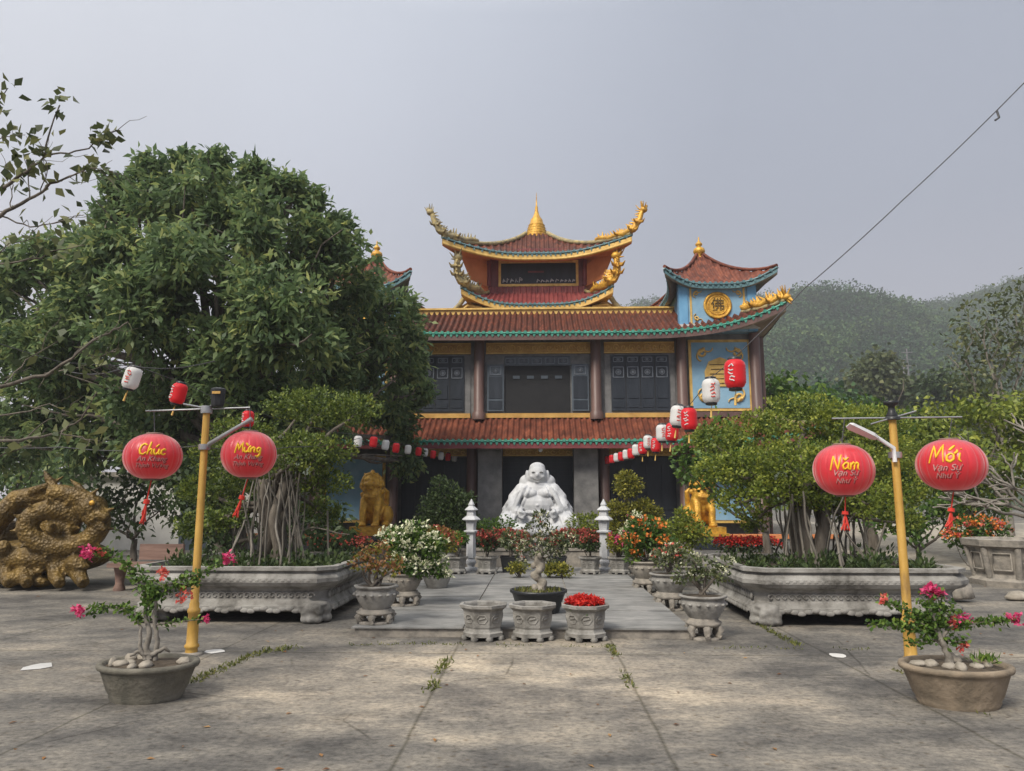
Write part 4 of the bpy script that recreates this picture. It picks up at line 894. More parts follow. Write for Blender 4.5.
rp = [(760,432,36,11.6),(800,415,38,12.0),(845,425,36,11.8),(722,470,26,11.2),(745,468,32,11.3),(792,462,40,10.8),(842,462,36,11.2),(880,455,36,12.0),(775,492,26,10.8),(735,500,22,11.0),(820,492,30,11.0),(868,500,30,10.9),(898,490,28,11.8),(900,520,20,11.4),(712,440,24,12.0),(880,425,28,12.3),(755,520,16,11.6),(845,510,18,11.6)]
banyan('wide bonsai banyan with yellow-green pads and pale hanging roots, right planter', rp, rr2, M['banyan2'], 43, (X(812,11.3), 11.3, 0.65))
def undergrowth(label, x0, x1, y0, y1, z, seed, n=70):
    rng = np.random.default_rng(seed); C = np.stack([rng.uniform(x0, x1, n), rng.uniform(y0, y1, n), np.full(n, z)], 1); k = 40
    d = sphere_dirs(rng, n*k); d[:, 2] = np.abs(d[:, 2]) + 0.25
    P = np.repeat(C, k, 0) + d*rng.uniform(0.03, 0.22, (n*k, 1))*np.repeat(rng.uniform(0.3, 1.2, (n, 1)), k, 0); geo = leafmesh(rng, P, d, 0.085, 0.02, np.clip(rng.normal(0.5, 0.2, n*k), 0, 1))
    tag(foliage('ground_cover', None, M['deep'], geo, ((x0+x1)/2, y0, z)), label, 'ground cover', kind='stuff')
undergrowth('low leafy ground cover filling the left planter under the banyan roots', -5.1, -2.9, 10.15, 12.3, 0.62, 51)
undergrowth('low leafy ground cover filling the right planter under the banyan roots', 2.9, 5.35, 10.15, 12.3, 0.62, 52)

# ------------------------------------------------------------------ trees
def big_tree(name, label, cat, blobs_px, base, mat, seed, per=9, k=9, L=0.2, Wd=0.045, sig=0.16, droop=0.5, trunk_r=0.2, hubz=2.6, bark='bark', inner=0.35, spread=0.9, group=None, zr=0.95, shell=(0.62,1.06), sub=0):
    rng = np.random.default_rng(seed); t = thing(name, label, cat, base, group)
    blobs = [(tuple(at(px, py, Y)), (rp*Y/749.0, rp*Y/749.0*0.9, rp*Y/749.0*zr)) for px, py, rp, Y in blobs_px]
    limbs_ = blobs
    if sub:                                                    # break each mass into separate leafy boughs
        nb = []
        for c, r in blobs:
            for d_ in sphere_dirs(rng, sub):
                q = rng.uniform(0.28, 0.44); nb.append((tuple(np.array(c) + d_*np.array(r)*rng.uniform(0.52, 0.76)), (r[0]*q*1.1, r[1]*q*1.1, r[2]*q*0.8)))
        blobs = nb
    g1 = crown_leaves(rng, blobs, per, k, L, Wd, sig, droop, shell, zmin=0.3, spread=spread); gs = [g1]
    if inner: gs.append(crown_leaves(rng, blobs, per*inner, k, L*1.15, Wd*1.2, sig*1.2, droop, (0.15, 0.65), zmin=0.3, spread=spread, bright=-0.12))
    foliage('crown', t, mat, merge(gs))
    g = MB(); hub = Vector((base[0], base[1], hubz))
    limb(g, (base[0], base[1], -0.05), hub, trunk_r*1.25, trunk_r*0.85, rng, 0.1, 8, 10)
    for c, r in limbs_:
        pts = limb(g, hub + Vector(rng.normal(0, trunk_r*0.4, 3)), Vector(c), trunk_r*0.5, trunk_r*0.12, rng, 0.15)
        for j in range(3): limb(g, pts[4 + j % 3], Vector(c) + Vector(rng.normal(0, 1, 3))*r[0]*0.55, trunk_r*0.16, 0.012, rng, 0.2, 5, 5)
    g.build('trunk', M[bark], t); return t
mango_b = [(212,212,60,16.5),(165,225,58,16.8),(262,232,62,16.2),(125,262,55,16.4),(300,252,52,16.8),(335,278,52,17.2),(215,290,90,15.6),(290,320,75,15.4),(360,318,52,18.2),(380,350,46,19.6),(130,330,75,15.8),(343,376,60,18.6),(390,402,31,20.6),(85,295,55,16.8),(50,330,60,17.5),(240,390,80,16.8),(160,410,70,17.0),(60,400,60,18.2),(399,438,21,21.3),(10,350,52,18.5),(300,410,55,16.8),(409,462,13,21.3),(110,450,45,18.4),(10,430,50,19),(200,470,45,17.6),(392,312,32,19),(412,338,17,20),(418,392,14,21.2),(412,365,18,20.2),(70,262,42,17.2),(28,275,40,17.5),(-8,305,42,18),(105,222,32,17),(152,185,26,16.8),(275,195,22,16.5),(320,235,22,17),(100,378,34,18.5),(62,362,34,18.5),(120,420,36,18.8),(292,186,8,16.5),(340,226,7,17),(216,162,10,16.5),(150,166,9,16.6),(312,200,7,16.6),(116,188,9,16.8),(256,172,8,16.4),(184,164,8,16.6)]
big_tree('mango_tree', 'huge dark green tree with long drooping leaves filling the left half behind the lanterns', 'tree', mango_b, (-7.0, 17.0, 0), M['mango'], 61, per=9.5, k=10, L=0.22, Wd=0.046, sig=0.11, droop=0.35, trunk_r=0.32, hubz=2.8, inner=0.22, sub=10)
big_tree('leafy_tree', 'dark green rounded tree just right of the blue corner tower', 'tree', [(785,398,22,28),(812,402,20,28.5),(770,390,14,28.5),(838,412,20,29),(800,425,26,28)], (X(800,28), 28.5, 0), M['bush'], 62, per=5, L=0.28, Wd=0.08, sig=0.2, trunk_r=0.2, hubz=2.2)
big_tree('leafy_tree', 'bright green bushy tree behind the right lamp post', 'tree', [(865,432,34,22),(905,440,34,21),(830,440,28,22),(890,470,34,20.5),(850,480,30,21)], (X(870,21.5), 21.5, 0), M['bush'], 63, per=10, sub=8, L=0.17, Wd=0.05, sig=0.14, trunk_r=0.15, hubz=1.2)
big_tree('leafy_tree', 'pale green tree with yellow tips at the right edge above the far pot', 'tree', [(955,425,36,20),(1000,435,40,20),(1035,425,40,20.5),(930,455,34,19.5),(970,465,36,19),(1015,475,30,19.5),(940,495,26,19)], (X(975,19.8), 19.8, 0), M['banyan2'], 64, per=10, sub=8, L=0.15, Wd=0.045, sig=0.13, trunk_r=0.15, hubz=1.0)
big_tree('sparse_tree', 'tall thin-leaved grey green tree rising at the right edge against the hill', 'tree', [(985,325,34,26),(1015,315,30,26),(1030,350,38,26),(965,360,28,26.5),(1000,375,36,26),(985,410,30,26),(1035,300,28,26),(960,400,22,26)], (X(1008,26), 26, 0), M['olive'], 65, per=2.6, k=7, L=0.2, Wd=0.055, sig=0.2, trunk_r=0.16, hubz=3.0, inner=0.2, bark='barkp')
big_tree('hill_tree', 'yellowish green spreading tree at the foot of the hill', 'tree', [(872,385,24,75),(900,392,18,76),(850,400,18,74),(880,365,14,76),(920,405,16,75)], (X(880,75), 75, 0), M['olive'], 66, per=1.2, k=12, L=0.6, Wd=0.22, sig=0.5, trunk_r=0.35, hubz=5)
big_tree('hill_tree', 'dark tree at the foot of the hill, right of the yellowish one', 'tree', [(945,395,26,70),(930,410,20,72),(975,400,24,70)], (X(950,70), 70, 0), M['deep'], 67, per=1.2, k=12, L=0.6, Wd=0.22, sig=0.5, trunk_r=0.35, hubz=4)
big_tree('hill_tree', 'broad green tree at the foot of the hill seen just above the bushes', 'tree', [(830,405,22,66),(855,418,20,66),(805,420,24,67),(780,410,20,68)], (X(825,66), 66, 0), M['forest'], 68, per=1.2, k=12, L=0.6, Wd=0.22, sig=0.5, trunk_r=0.35, hubz=3)
big_tree('ficus_shrub', 'glossy dark green shrub growing over the right gilded lion', 'shrub', [(715,440,24,17.5),(692,458,18,17.2),(738,455,26,17.5),(722,464,14,17),(752,478,18,17.6),(714,482,11,17),(690,474,10,17)], (X(768,17.5), 17.6, 0), M['bush'], 69, per=13, L=0.13, Wd=0.045, sig=0.1, trunk_r=0.09, hubz=0.9)
big_tree('leafy_tree', 'dark leafy tree in deep shade at the far left behind the gold dragon', 'tree', [(20,470,40,22),(70,475,36,22),(-20,440,50,23),(60,440,40,24),(-30,490,40,22)], (X(20,22.5), 22.5, 0), M['mango'], 70, per=4.5, L=0.2, Wd=0.06, sig=0.18, trunk_r=0.18, hubz=1.2)
big_tree('leafy_tree', 'shaded bush under the large tree between the bench and the left banyan', 'tree', [(205,480,34,15.5),(190,515,26,15),(240,500,34,15.5),(290,520,30,15.5),(170,470,26,16),(330,525,24,15.5),(215,540,22,15)], (X(230,15.5), 15.5, 0), M['deep'], 71, per=8, L=0.15, Wd=0.05, sig=0.13, trunk_r=0.1, hubz=0.6)

big_tree('leafy_tree', 'low dark bush behind the reddish brown bench at the left', 'shrub', [(112,495,24,19),(145,478,24,19.5),(128,520,16,18.5),(165,505,16,19),(95,515,16,18.5)], (X(130,19), 19.2, 0), M['deep'], 73, per=6, L=0.16, Wd=0.05, sig=0.13, trunk_r=0.08, hubz=0.6)
big_tree('leafy_shrub', 'low green shrubbery under the trees behind the right lamp post', 'shrub', [(900,505,24,18.6),(935,512,20,18.4),(870,515,20,18.6),(960,500,22,18.8),(985,505,20,18.8),(915,525,14,18.2)], (X(920,18.5), 18.6, 0), M['bush'], 74, per=11, L=0.12, Wd=0.04, sig=0.1, trunk_r=0.06, hubz=0.4, sub=6)
# thin half-bare tree just outside the left edge, its twigs reaching into view
rng = np.random.default_rng(77)
tw = thing('bare_tree', 'half-bare tree at the left edge reaching thin twigs with few round leaves over the sky', 'tree', (-5.9, 6.2, 0))
g = MB(); limb(g, (-5.9,6.2,-0.05), (-5.6,6.2,2.2), 0.11, 0.085, rng, 0.1, 8, 10); limb(g, (-5.6,6.2,2.15), (-5.5,6.1,4.4), 0.08, 0.05, rng, 0.1)
tips = []
def br(pth, r0, r1, Y=6.0, k=6, side=True):
    r0 *= 0.75; r1 *= 0.9
    pts = [at(a, b, Y + 0.12*math.sin(i*1.7 + a)) for i, (a, b) in enumerate(pth)]
    fine = []
    for i in range(len(pts)-1):
        for j in range(4): fine.append(pts[i].lerp(pts[i+1], j/4) + Vector(rng.normal(0, 0.008, 3)))
    fine.append(pts[-1]); n = len(fine)
    g.tube(fine, [r0 + (r1-r0)*i/(n-1) for i in range(n)], k)
    for q in range(3, n, 3):
        if rng.random() < 0.75:
            d = (fine[q] - fine[q-1]).normalized(); d = (d + Vector(rng.normal(0, 0.65, 3))*0.9).normalized()
            limb(g, fine[q], fine[q] + d*rng.uniform(0.10, 0.38), 0.0035, 0.0015, rng, 0.25, 5, 4)
    return fine
paths = [([(-160,330),(-80,262),(0,215),(28,200),(57,182),(85,170)], .035, .006), ([(-60,250),(0,190),(20,175),(45,157),(60,105)], .028, .005), ([(45,157),(75,152),(100,140),(108,133)], .012, .004),
         ([(28,200),(30,170),(22,150)], .008, .003), ([(57,182),(75,175),(95,168),(112,172)], .008, .003), ([(-60,160),(-20,125),(8,88)], .016, .004), ([(-30,140),(0,138),(25,135)], .01, .003),
         ([(0,215),(30,228),(60,222),(80,215)], .01, .003), ([(-150,400),(-60,392),(0,386),(45,374),(80,352),(108,332),(128,322)], .03, .006), ([(45,374),(80,368),(105,374)], .009, .003), ([(80,352),(100,358),(120,348)], .007, .003),
         ([(-140,450),(-50,442),(20,441),(60,432),(80,420),(97,392)], .024, .005), ([(60,432),(80,438),(100,441)], .009, .003), ([(20,441),(50,420),(75,410)], .008, .003), ([(-60,470),(0,455),(30,446)], .012, .004), ([(-40,420),(10,414),(50,405),(70,412)], .012, .003), ([(5,385),(25,360),(60,340)], .009, .003),
         ([(-120,300),(-30,268),(20,262),(60,250),(85,245)], .016, .003), ([(-20,268),(10,245),(40,236)], .008, .003), ([(10,210),(12,185),(5,165)], .007, .003), ([(40,195),(48,170),(38,140)], .007, .003)]
for p, a, b in paths:
    f = br(p, a, b); tips.append(f)
for k in range(4): limb(g, (-5.5,6.1,3.0+0.4*k), at(-170, 330+k*30, 6.1), 0.04, 0.03, rng, 0.1)
g.build('trunk', M['bark'], tw)
Pl, Dl = [], []
for f, dens in zip(tips, [10,16,14,6,8,10,8,7,5,4,3,5,5,3,3,4,4,8,6,5,7]):
    n = len(f)
    for _ in range(int(dens*1.9)):
        i = min(n-1, int(n*(0.35 + 0.65*rng.random()**0.6))); Pl.append(np.array(f[i]) + rng.normal(0, 0.045, 3)); Dl.append(rng.normal(0, 1, 3) + np.array([0.3, -0.2, -0.5]))
for cx_, cy_, m_ in ((58,98,9),(104,132,12),(92,170,6),(40,150,8),(12,135,5)):
    for _ in range(m_): Pl.append(np.array(at(cx_ + rng.normal(0, 7), cy_ + rng.normal(0, 6), 6 + rng.normal(0, 0.08)))); Dl.append(rng.normal(0, 1, 3) + np.array([0.2, -0.2, -0.4]))
geo = leafmesh(rng, np.array(Pl), np.array(Dl), 0.105, 0.036, np.clip(rng.normal(0.5, 0.25, len(Pl)), 0, 1))
foliage('leaves', tw, M['olive'], geo)
# frangipani, leafless, at the right edge
fr = thing('frangipani_tree', 'leafless pale frangipani with forking stubby branches behind the far right pot', 'tree', (X(1062,16.5), 16.5, 0))
g = MB(); b0 = Vector((X(1062,16.5), 16.5, 0)); rng = np.random.default_rng(78); fork = at(1045, 520, 16.5); limb(g, b0, fork, 0.12, 0.09, rng, 0.08)
def forkb(a, d, L, r, dep):
    b = a + d*L; limb(g, a, b, r, r*0.8, rng, 0.15, 4, 6)
    if dep == 0: g.ell(b, (r*1.1,)*3, 6, 5); return
    for k in range(2 if rng.random() < 0.55 else 3):
        nd = (d + Vector(rng.normal(0, 0.55, 3))*0.8 + Vector((0,0,0.12))).normalized(); forkb(b, nd, L*rng.uniform(0.68, 0.95), r*0.76, dep-1)
for tx, ty in ((950,505),(975,470),(1000,440),(1035,430),(960,485)):
    forkb(fork, (at(tx, ty, 16.2 + rng.normal(0, 0.5)) - fork).normalized(), 0.7, 0.045, 3)
g.build('branches', M['barkp'], fr)

# ------------------------------------------------------------------ far walls, bank, bench
g = MB(); a = at(60, 540, 24); g.box(-15.5, -8.6, 24.0, 28, 0, 2.35); w_ = g.build('wall', M['pale'], None, (-12, 24, 0)); tag(w_, 'pale grey low outbuilding wall glimpsed under the large tree at the left', 'wall')
g = MB(); g.box(-15.8, -8.4, 23.8, 28.2, 2.35, 2.5); g.build('roof', M['stone_dark'], w_)
g = MB(); g.box(-11.6, -10.7, 23.97, 23.999, 0, 2.0); g.build('door', M['shutter'], w_)
g = MB(); rn = np.random.default_rng(9)
Pm = []
for i in range(30):
    row = []
    for j in range(14):
        x = 6.2 + i*0.75; y = 17.5 + j*1.3; t_ = min(1, j/9)
        row.append((x, y, -0.03 + 0.62*t_*min(1, (i+1)/3) + float(rn.normal(0, 0.03))*(1 if j else 0)))
    Pm.append(row)
g.grid(Pm); tag(g.build('terrain', M['gravel']), kind='structure')
bxc = X(146, 13.4)
t = thing('stone_bench', 'reddish brown stone bench standing between the gold dragon and the left planter', 'bench', (bxc, 13.4, 0))
g = MB(); g.box(bxc-0.58, bxc+0.55, 13.15, 13.6, 0.42, 0.49); g.build('seat', M['wood'], t)
g = MB(); g.box(bxc-0.26, bxc+0.55, 13.62, 13.69, 0.52, 0.80); g.build('backrest', M['wood'], t)
for s_ in (-0.45, 0.42):
    g = MB(); g.lathe([(0.10,0),(0.10,0.05),(0.07,0.12),(0.09,0.3),(0.12,0.42)], 10, (bxc+s_, 13.38, 0)); g.build('leg', M['wood'], t)
    g = MB(); g.box(bxc+s_-0.04, bxc+s_+0.04, 13.62, 13.68, 0.45, 0.54); g.build('bracket', M['wood'], t)

# ------------------------------------------------------------------ pots
def oct_pot(label, x, y, z, w, mat='stone', filled=0.9, group='octagonal stone pots'):
    t = thing('flower_pot', label, 'pot', (x, y, z), group); s = w/0.52
    ph = math.pi/8; pr = [(0.235,0.045),(0.24,0.085),(0.215,0.10),(0.205,0.13),(0.215,0.15),(0.235,0.32),(0.26,0.345),(0.282,0.355),(0.285,0.385),(0.245,0.388),(0.225,0.37),(0.215,0.33)]
    g = MB(); g.lathe([(r*s, h*s) for r, h in pr], 8, (x,y,z), ph=ph, smooth=False, cap=False)
    for k in range(8):
        a = 2*math.pi*k/8; n = Vector((math.cos(a), math.sin(a), 0)); tt = Vector((-n.y, n.x, 0)); c = Vector((x,y,z)) + n*s*0.207 + Vector((0,0,0.235*s))
        q = [c + tt*s*0.06*math.cos(j*math.pi/3.0) + Vector((0,0,0.05*s*math.sin(j*math.pi/3.0))) + n*s*0.008*math.sin(j*math.pi/3.0) for j in range(7)]; g.tube(q, 0.009*s, 5)
        g.tube([c - tt*s*0.035, c + tt*s*0.035 + Vector((0,0,0.015*s))], 0.013*s, 5)
    g.build('body', M[mat], t)
    for k in range(8):
        a = 2*math.pi*(k+0.5)/8; f = MB(); cx, cy = x+0.215*s*math.cos(a), y+0.215*s*math.sin(a); f.lathe([(0.028*s,0),(0.042*s,0.02*s),(0.036*s,0.05*s)], 6, (cx,cy,z)); f.build('foot', M[mat], t)
    g = MB(); g.lathe([(0.225*s*filled*1.02, 0.335*s),(0.12*s,0.345*s),(0.01,0.35*s)], 12, (x,y,z), cap=False); g.build('soil', M['soil'], t); return t
def bowl_pot(label, x, y, z, w, mat='stone', group='round bowl pots', h=0.62, n=24):
    t = thing('flower_pot', label, 'pot', (x, y, z), group); R = w/2
    pr = [(0.62,0),(0.66,0.04),(0.80,0.18),(0.93,0.36),(0.94,0.44),(0.86,0.52),(0.88,0.56),(1.0,0.58),(1.0,0.63),(0.86,0.635),(0.82,0.58)]
    g = MB(); g.lathe([(r*R, k*w*h/0.635) for r, k in pr], n, (x,y,z), cap=False)
    for k in range(16):
        a = 2*math.pi*k/16; g.ell((x+0.93*R*math.cos(a), y+0.93*R*math.sin(a), z+0.40*w*h/0.635), (0.05*w,0.05*w,0.03*w), 6, 5)
    g.build('body', M[mat], t)
    g = MB(); g.lathe([(0.85*R, 0.59*w*h/0.635),(0.4*R,0.61*w*h/0.635),(0.005,0.62*w*h/0.635)], 14, (x,y,z), cap=False); g.build('soil', M['soil'], t); return t
def stand(label, x, y, z, w, h=0.22, mat='stone_dark'):
    t = thing('pot_stand', label, 'pot stand', (x, y, z), 'scroll-legged stone stands'); R = w/2
    g = MB(); g.lathe([(R*0.80,h*0.60),(R*0.98,h*0.68),(R,h*0.80),(R*0.84,h*0.88),(R*0.84,h),(0.01,h)], 12, (x,y,z)); g.build('top', M[mat], t)
    for k in range(6):
        a = 2*math.pi*(k+0.5)/6; c, s_ = math.cos(a), math.sin(a); f = MB()
        f.tube([(x+R*0.70*c,y+R*0.70*s_,z+h*0.68),(x+R*0.95*c,y+R*0.95*s_,z+h*0.45),(x+R*0.78*c,y+R*0.78*s_,z+h*0.2),(x+R*0.98*c,y+R*0.98*s_,z+0.03)], [0.05,0.045,0.035,0.03], 7); f.build('leg', M[mat], t)
    g = MB(); g.lathe([(R*0.9,0.0),(R*0.92,0.028),(R*0.6,0.03)], 12, (x,y,z)); g.build('base_ring', M[mat], t); return t
def plant(name, label, cat, base, h, r, mat, seed, n=900, L=0.07, Wd=0.022, stems=5, flw=None, flat=0.8, group=None, stem_mat='bark', stem_r=0.012, lobes=None):
    """potted plant: stems, leaf mass made of lobes, optional blossom list [(mat, count, petal size, petals, spread)]"""
    rng = np.random.default_rng(seed); t = thing(name, label, cat, base, group); b = np.array(base)
    if lobes is None:
        lobes = []
        for i in range(7):
            a = rng.uniform(0, 2*math.pi); q = rng.uniform(0.2, 0.7)*r; lobes.append((b + np.array([q*math.cos(a), q*math.sin(a), h*rng.uniform(0.45, 0.85)]), r*rng.uniform(0.38, 0.58)))
    else: lobes = [(b + np.array(c), q) for c, q in lobes]
    g = MB()
    for c, q in lobes[:max(stems, len(lobes))]: limb(g, b + np.append(rng.normal(0, stem_r*1.2, 2), 0), c, stem_r, stem_r*0.4, rng, 0.18, 5, 5)
    g.build('stem', M[stem_mat], t)
    tot = sum(q*q for _, q in lobes); P, D = [], []
    for c, q in lobes:
        k = max(8, int(n*q*q/tot)); d = sphere_dirs(rng, k); P.append(c + d*q*np.array([1,1,flat])*rng.uniform(0.35, 1.08, (k,1))); D.append(d + rng.normal(0, 0.6, (k,3)) + np.array([0,0,0.15]))
    P = np.concatenate(P); P[:, 2] = np.maximum(P[:, 2], b[2] + 0.01)
    foliage('foliage', t, mat, leafmesh(rng, P, np.concatenate(D), L, Wd, np.clip(rng.normal(0.45, 0.2, len(P)), 0, 1)))
    for fm, cnt, sz_, pet, spr in (flw or []):
        C = []
        for _ in range(cnt):
            c, q = lobes[rng.integers(len(lobes))]; d = sphere_dirs(rng, 1)[0]; d[2] = abs(d[2])*0.9 + 0.1; d[1] -= 0.35; d /= np.linalg.norm(d); C.append(c + d*q*np.array([1,1,flat])*1.04)
        foliage('blossom', t, M[fm], flowers(rng, C, sz_, pet, spr))
    return t

PZ = 0.115
# three pots in a row on the yard in front of the paving
yA = gnd(533, 639).y
for px, lab in ((483.5, 'empty pale octagonal stone pot, leftmost of the three in front of the paving'), (532.5, 'empty pale octagonal stone pot in the middle of the front three, before the black tub'), (585, 'pale octagonal stone pot crowded with red flowers, at the front of the court')):
    oct_pot(lab, X(px, yA), yA, 0, 0.54, filled=0.92)
fx = X(585, yA); rng = np.random.default_rng(91)
t = thing('red_flowers', 'dense low cushion of red flowers in the front octagonal pot', 'flowers', (fx, yA, 0.31))
rr_ = np.sqrt(rng.random(900))*0.215; aa = rng.random(900)*2*math.pi; P = np.stack([fx+rr_*np.cos(aa), yA+rr_*np.sin(aa), 0.33+0.11*rng.random(900)*(1.1-rr_/0.25)], 1)
foliage('foliage', t, M['bush'], leafmesh(rng, P, rng.normal(0,1,(900,3))+np.array([0,0,0.8]), 0.05, 0.016, np.clip(rng.normal(0.45,0.2,900),0,1)))
rr_ = np.sqrt(rng.random(190))*0.215; aa = rng.random(190)*2*math.pi; C = np.stack([fx+rr_*np.cos(aa), yA+rr_*np.sin(aa), 0.455+0.02*rng.random(190)-0.05*(rr_/0.215)**2], 1)
foliage('blossom', t, M['redflower'], flowers(rng, C, 0.036, 10, 0.012))
# black tub with the pale bonsai
yB = 10.25; xB = X(538.5, yB)
t = thing('plastic_tub', 'wide round black plastic tub standing behind the three front pots', 'pot', (xB, yB, PZ))
g = MB(); g.lathe([(0.27,0.0),(0.36,0.26),(0.385,0.265),(0.385,0.30),(0.36,0.30),(0.35,0.24)], 28, (xB,yB,PZ), cap=False); g.build('body', M['plastic'], t)
g = MB(); g.lathe([(0.352,0.255),(0.2,0.285),(0.01,0.30)], 20, (xB,yB,PZ), cap=False); g.build('soil', M['soil'], t)
rng = np.random.default_rng(92); bt = thing('bonsai_tree', 'flowering bonsai with chalky knotted trunk growing in the black tub', 'bonsai', (xB, yB, PZ+0.29))
pr = []; pth = [(0.02,0,0),(0.05,0,0.10),(-0.02,-0.02,0.20),(0.04,0,0.32),(-0.01,0,0.42),(0.03,0,0.52)]
for i, p in enumerate(pth): pr.append(('e', (xB+p[0],yB+p[1],PZ+0.28+p[2]), (0.075-0.006*i,0.07-0.005*i,0.08)))
pr.append(('t', [(xB+p[0],yB+p[1],PZ+0.28+p[2]) for p in pth], [0.07,0.06,0.05,0.05,0.04,0.03]))
for k in range(12): a = rng.random()*6.28; z = rng.random()*0.45; pr.append(('e', (xB+0.07*math.cos(a), yB+0.07*math.sin(a), PZ+0.3+z), (0.04,0.035,0.045)))
sculpt('trunk', pr, M['rock'], bt, vox=0.013, smooth=1)
lob = [((-0.26,0,0.62),0.10),((0.26,0.02,0.60),0.11),((0,0,0.78),0.12),((-0.12,0,0.70),0.12),((0.14,-0.05,0.72),0.11),((-0.42,0,0.66),0.07),((0.42,0,0.68),0.08),((0.04,0,0.95),0.08),((-0.2,0,0.45),0.08),((0.18,0,0.46),0.08),((0.0,-0.1,0.60),0.1)]
g = MB(); P, D = [], []
for c, q in lob:
    c = np.array(c) + np.array([xB,yB,PZ+0.29]); limb(g, (xB+0.02,yB,PZ+0.29+0.42), c, 0.013, 0.004, rng, 0.2, 5, 5); d = sphere_dirs(rng, 75); P.append(c + d*q*1.15); D.append(d)
g.build('branch', M['bark'], bt); P = np.concatenate(P); D = np.concatenate(D)
foliage('foliage', bt, M['olive'], leafmesh(rng, P, D, 0.055, 0.018, np.clip(rng.normal(0.4,0.25,len(P)),0,1)))
C = P[rng.integers(0, len(P), 95)]; foliage('blossom', bt, M['cream'], flowers(rng, C, 0.026, 7, 0.01))
C = P[rng.integers(0, len(P), 22)]; foliage('pink_blossom', bt, M['coral'], flowers(rng, C, 0.024, 6, 0.01))
rr_ = np.sqrt(rng.random(260))*0.33; aa = rng.random(260)*6.28; P = np.stack([xB+rr_*np.cos(aa), yB+rr_*np.sin(aa), np.full(260, PZ+0.275)], 1)
tag(foliage('moss_tuft', None, M['grass'], leafmesh(rng, P, rng.normal(0,0.6,(260,3))+np.array([0,0,1.0]), 0.06, 0.01, np.clip(rng.normal(0.6,0.2,260),0,1)), (xB,yB,PZ+0.28)), 'short grass growing round the bonsai in the black tub', 'grass', kind='stuff')

# back row on the paving
yR = 15.5
for i, (px, lab) in enumerate(((456.5, 'grey octagonal pot on the far left of the back row beside the left stone lantern'), (487, 'grey octagonal pot of the back row just right of the left stone lantern'), (590, 'grey octagonal pot of the back row just left of the right stone lantern'), (619, 'grey octagonal pot at the right end of the back row'))):
    oct_pot(lab, X(px, yR), yR, PZ, 0.46, group='octagonal pots of the back row')
for px, lab, seed, mat, fl in ((456.5, 'leafy green plant in the far left pot of the back row', 1, 'bush', None), (487, 'reddish flowering plant in the pot right of the left stone lantern', 2, 'deep', [('dimred', 60, 0.05, 9, 0.025)]),
                       (590, 'reddish flowering plant in the pot left of the right stone lantern', 3, 'deep', [('dimred', 60, 0.05, 9, 0.025)]), (619, 'golden green plant with pink and orange blooms at the right end of the back row', 4, 'golden', [('pink', 14, 0.045, 7, 0.02), ('orangefl', 18, 0.045, 7, 0.02)])):
    plant('potted_plant', lab, 'plant', (X(px, yR), yR, PZ+0.30), 0.52, 0.28, M[mat], 100+seed, 800, 0.075, 0.022, flw=fl, group='plants in the back row of pots')
for px, lab in ((510, 'square black plastic pot behind the bonsai, left'), (557, 'square black plastic pot behind the bonsai, right')):
    x = X(px, yR+0.3); t = thing('plastic_pot', lab, 'pot', (x, yR+0.3, PZ), 'black pots of the back row'); g = MB(); g.lathe([(0.20,0),(0.27,0.30),(0.285,0.30),(0.285,0.33),(0.255,0.33),(0.25,0.28)], 4, (x,yR+0.3,PZ), ph=math.pi/4, smooth=False, cap=False); g.build('body', M['plastic'], t)
    g = MB(); g.lathe([(0.255,0.29),(0.01,0.30)], 4, (x,yR+0.3,PZ), ph=math.pi/4, cap=False); g.build('soil', M['soil'], t)
for px, lab, seed, m_, fl in ((510, 'dark leafed plant with dull red flowers in the left black pot', 1, 'deep', [('dimred', 45, 0.05, 9, 0.025)]), (557, 'dark leafed plant with dull red flowers in the right black pot', 2, 'deep', [('dimred', 45, 0.05, 9, 0.025)])):
    plant('potted_plant', lab, 'plant', (X(px, yR+0.3), yR+0.3, PZ+0.29), 0.5, 0.30, M[m_], 110+seed, 700, 0.075, 0.022, flw=fl)
for px, lab, seed in ((519, 'small yellow-green bush on the paving left behind the bonsai', 1), (562, 'small yellow-green bush on the paving right behind the bonsai', 2), (548, 'small pale green seedling bush between the two black pots', 3)):
    plant('small_shrub', lab, 'shrub', (X(px, 14.7), 14.7, PZ), 0.26, 0.24, M['golden'], 120+seed, 420, 0.06, 0.02)
# low trough with a long bank of red flowers before the statue
for sg, w in ((-1, 'left'), (1, 'right')):
    a, b = sorted((sg*0.35, sg*1.75)); t = thing('flower_trough', 'long low stone trough of muted red flowers before the statue, %s half' % w, 'planter', ((a+b)/2, 17.2, PZ))
    g = MB(); g.box(a, b, 17.0, 17.4, PZ, PZ+0.36); g.box(a-0.03, b+0.03, 16.97, 17.43, PZ+0.36, PZ+0.42); g.build('body', M['stone_dark'], t)
    lobes = [((x - (a+b)/2, 0, 0.16), 0.24) for x in np.linspace(a+0.1, b-0.1, 8)]
    plant('red_flowers', 'bank of muted red flowers growing in the %s trough before the statue' % w, 'flowers', ((a+b)/2, 17.2, PZ+0.42), 0.3, 0.3, M['deep'], 131+sg, 1500, 0.08, 0.025, flw=[('dimred', 130, 0.06, 10, 0.03)], lobes=lobes)
    lobes = [((x - (a+b)/2 + sg*0.75, 0, 0.86 + 0.1*math.sin(x*3)), 0.34) for x in np.linspace(a-0.1, b+0.3, 7)]
    plant('hedge_shrub', 'low clipped green shrub standing %s of the statue' % ('left' if sg < 0 else 'right'), 'shrub', ((a+b)/2, 18.2, 0.1), 0.9, 0.5, M['bush' if sg < 0 else 'banyan2'], 141+sg, 2200, 0.08, 0.025, lobes=lobes)
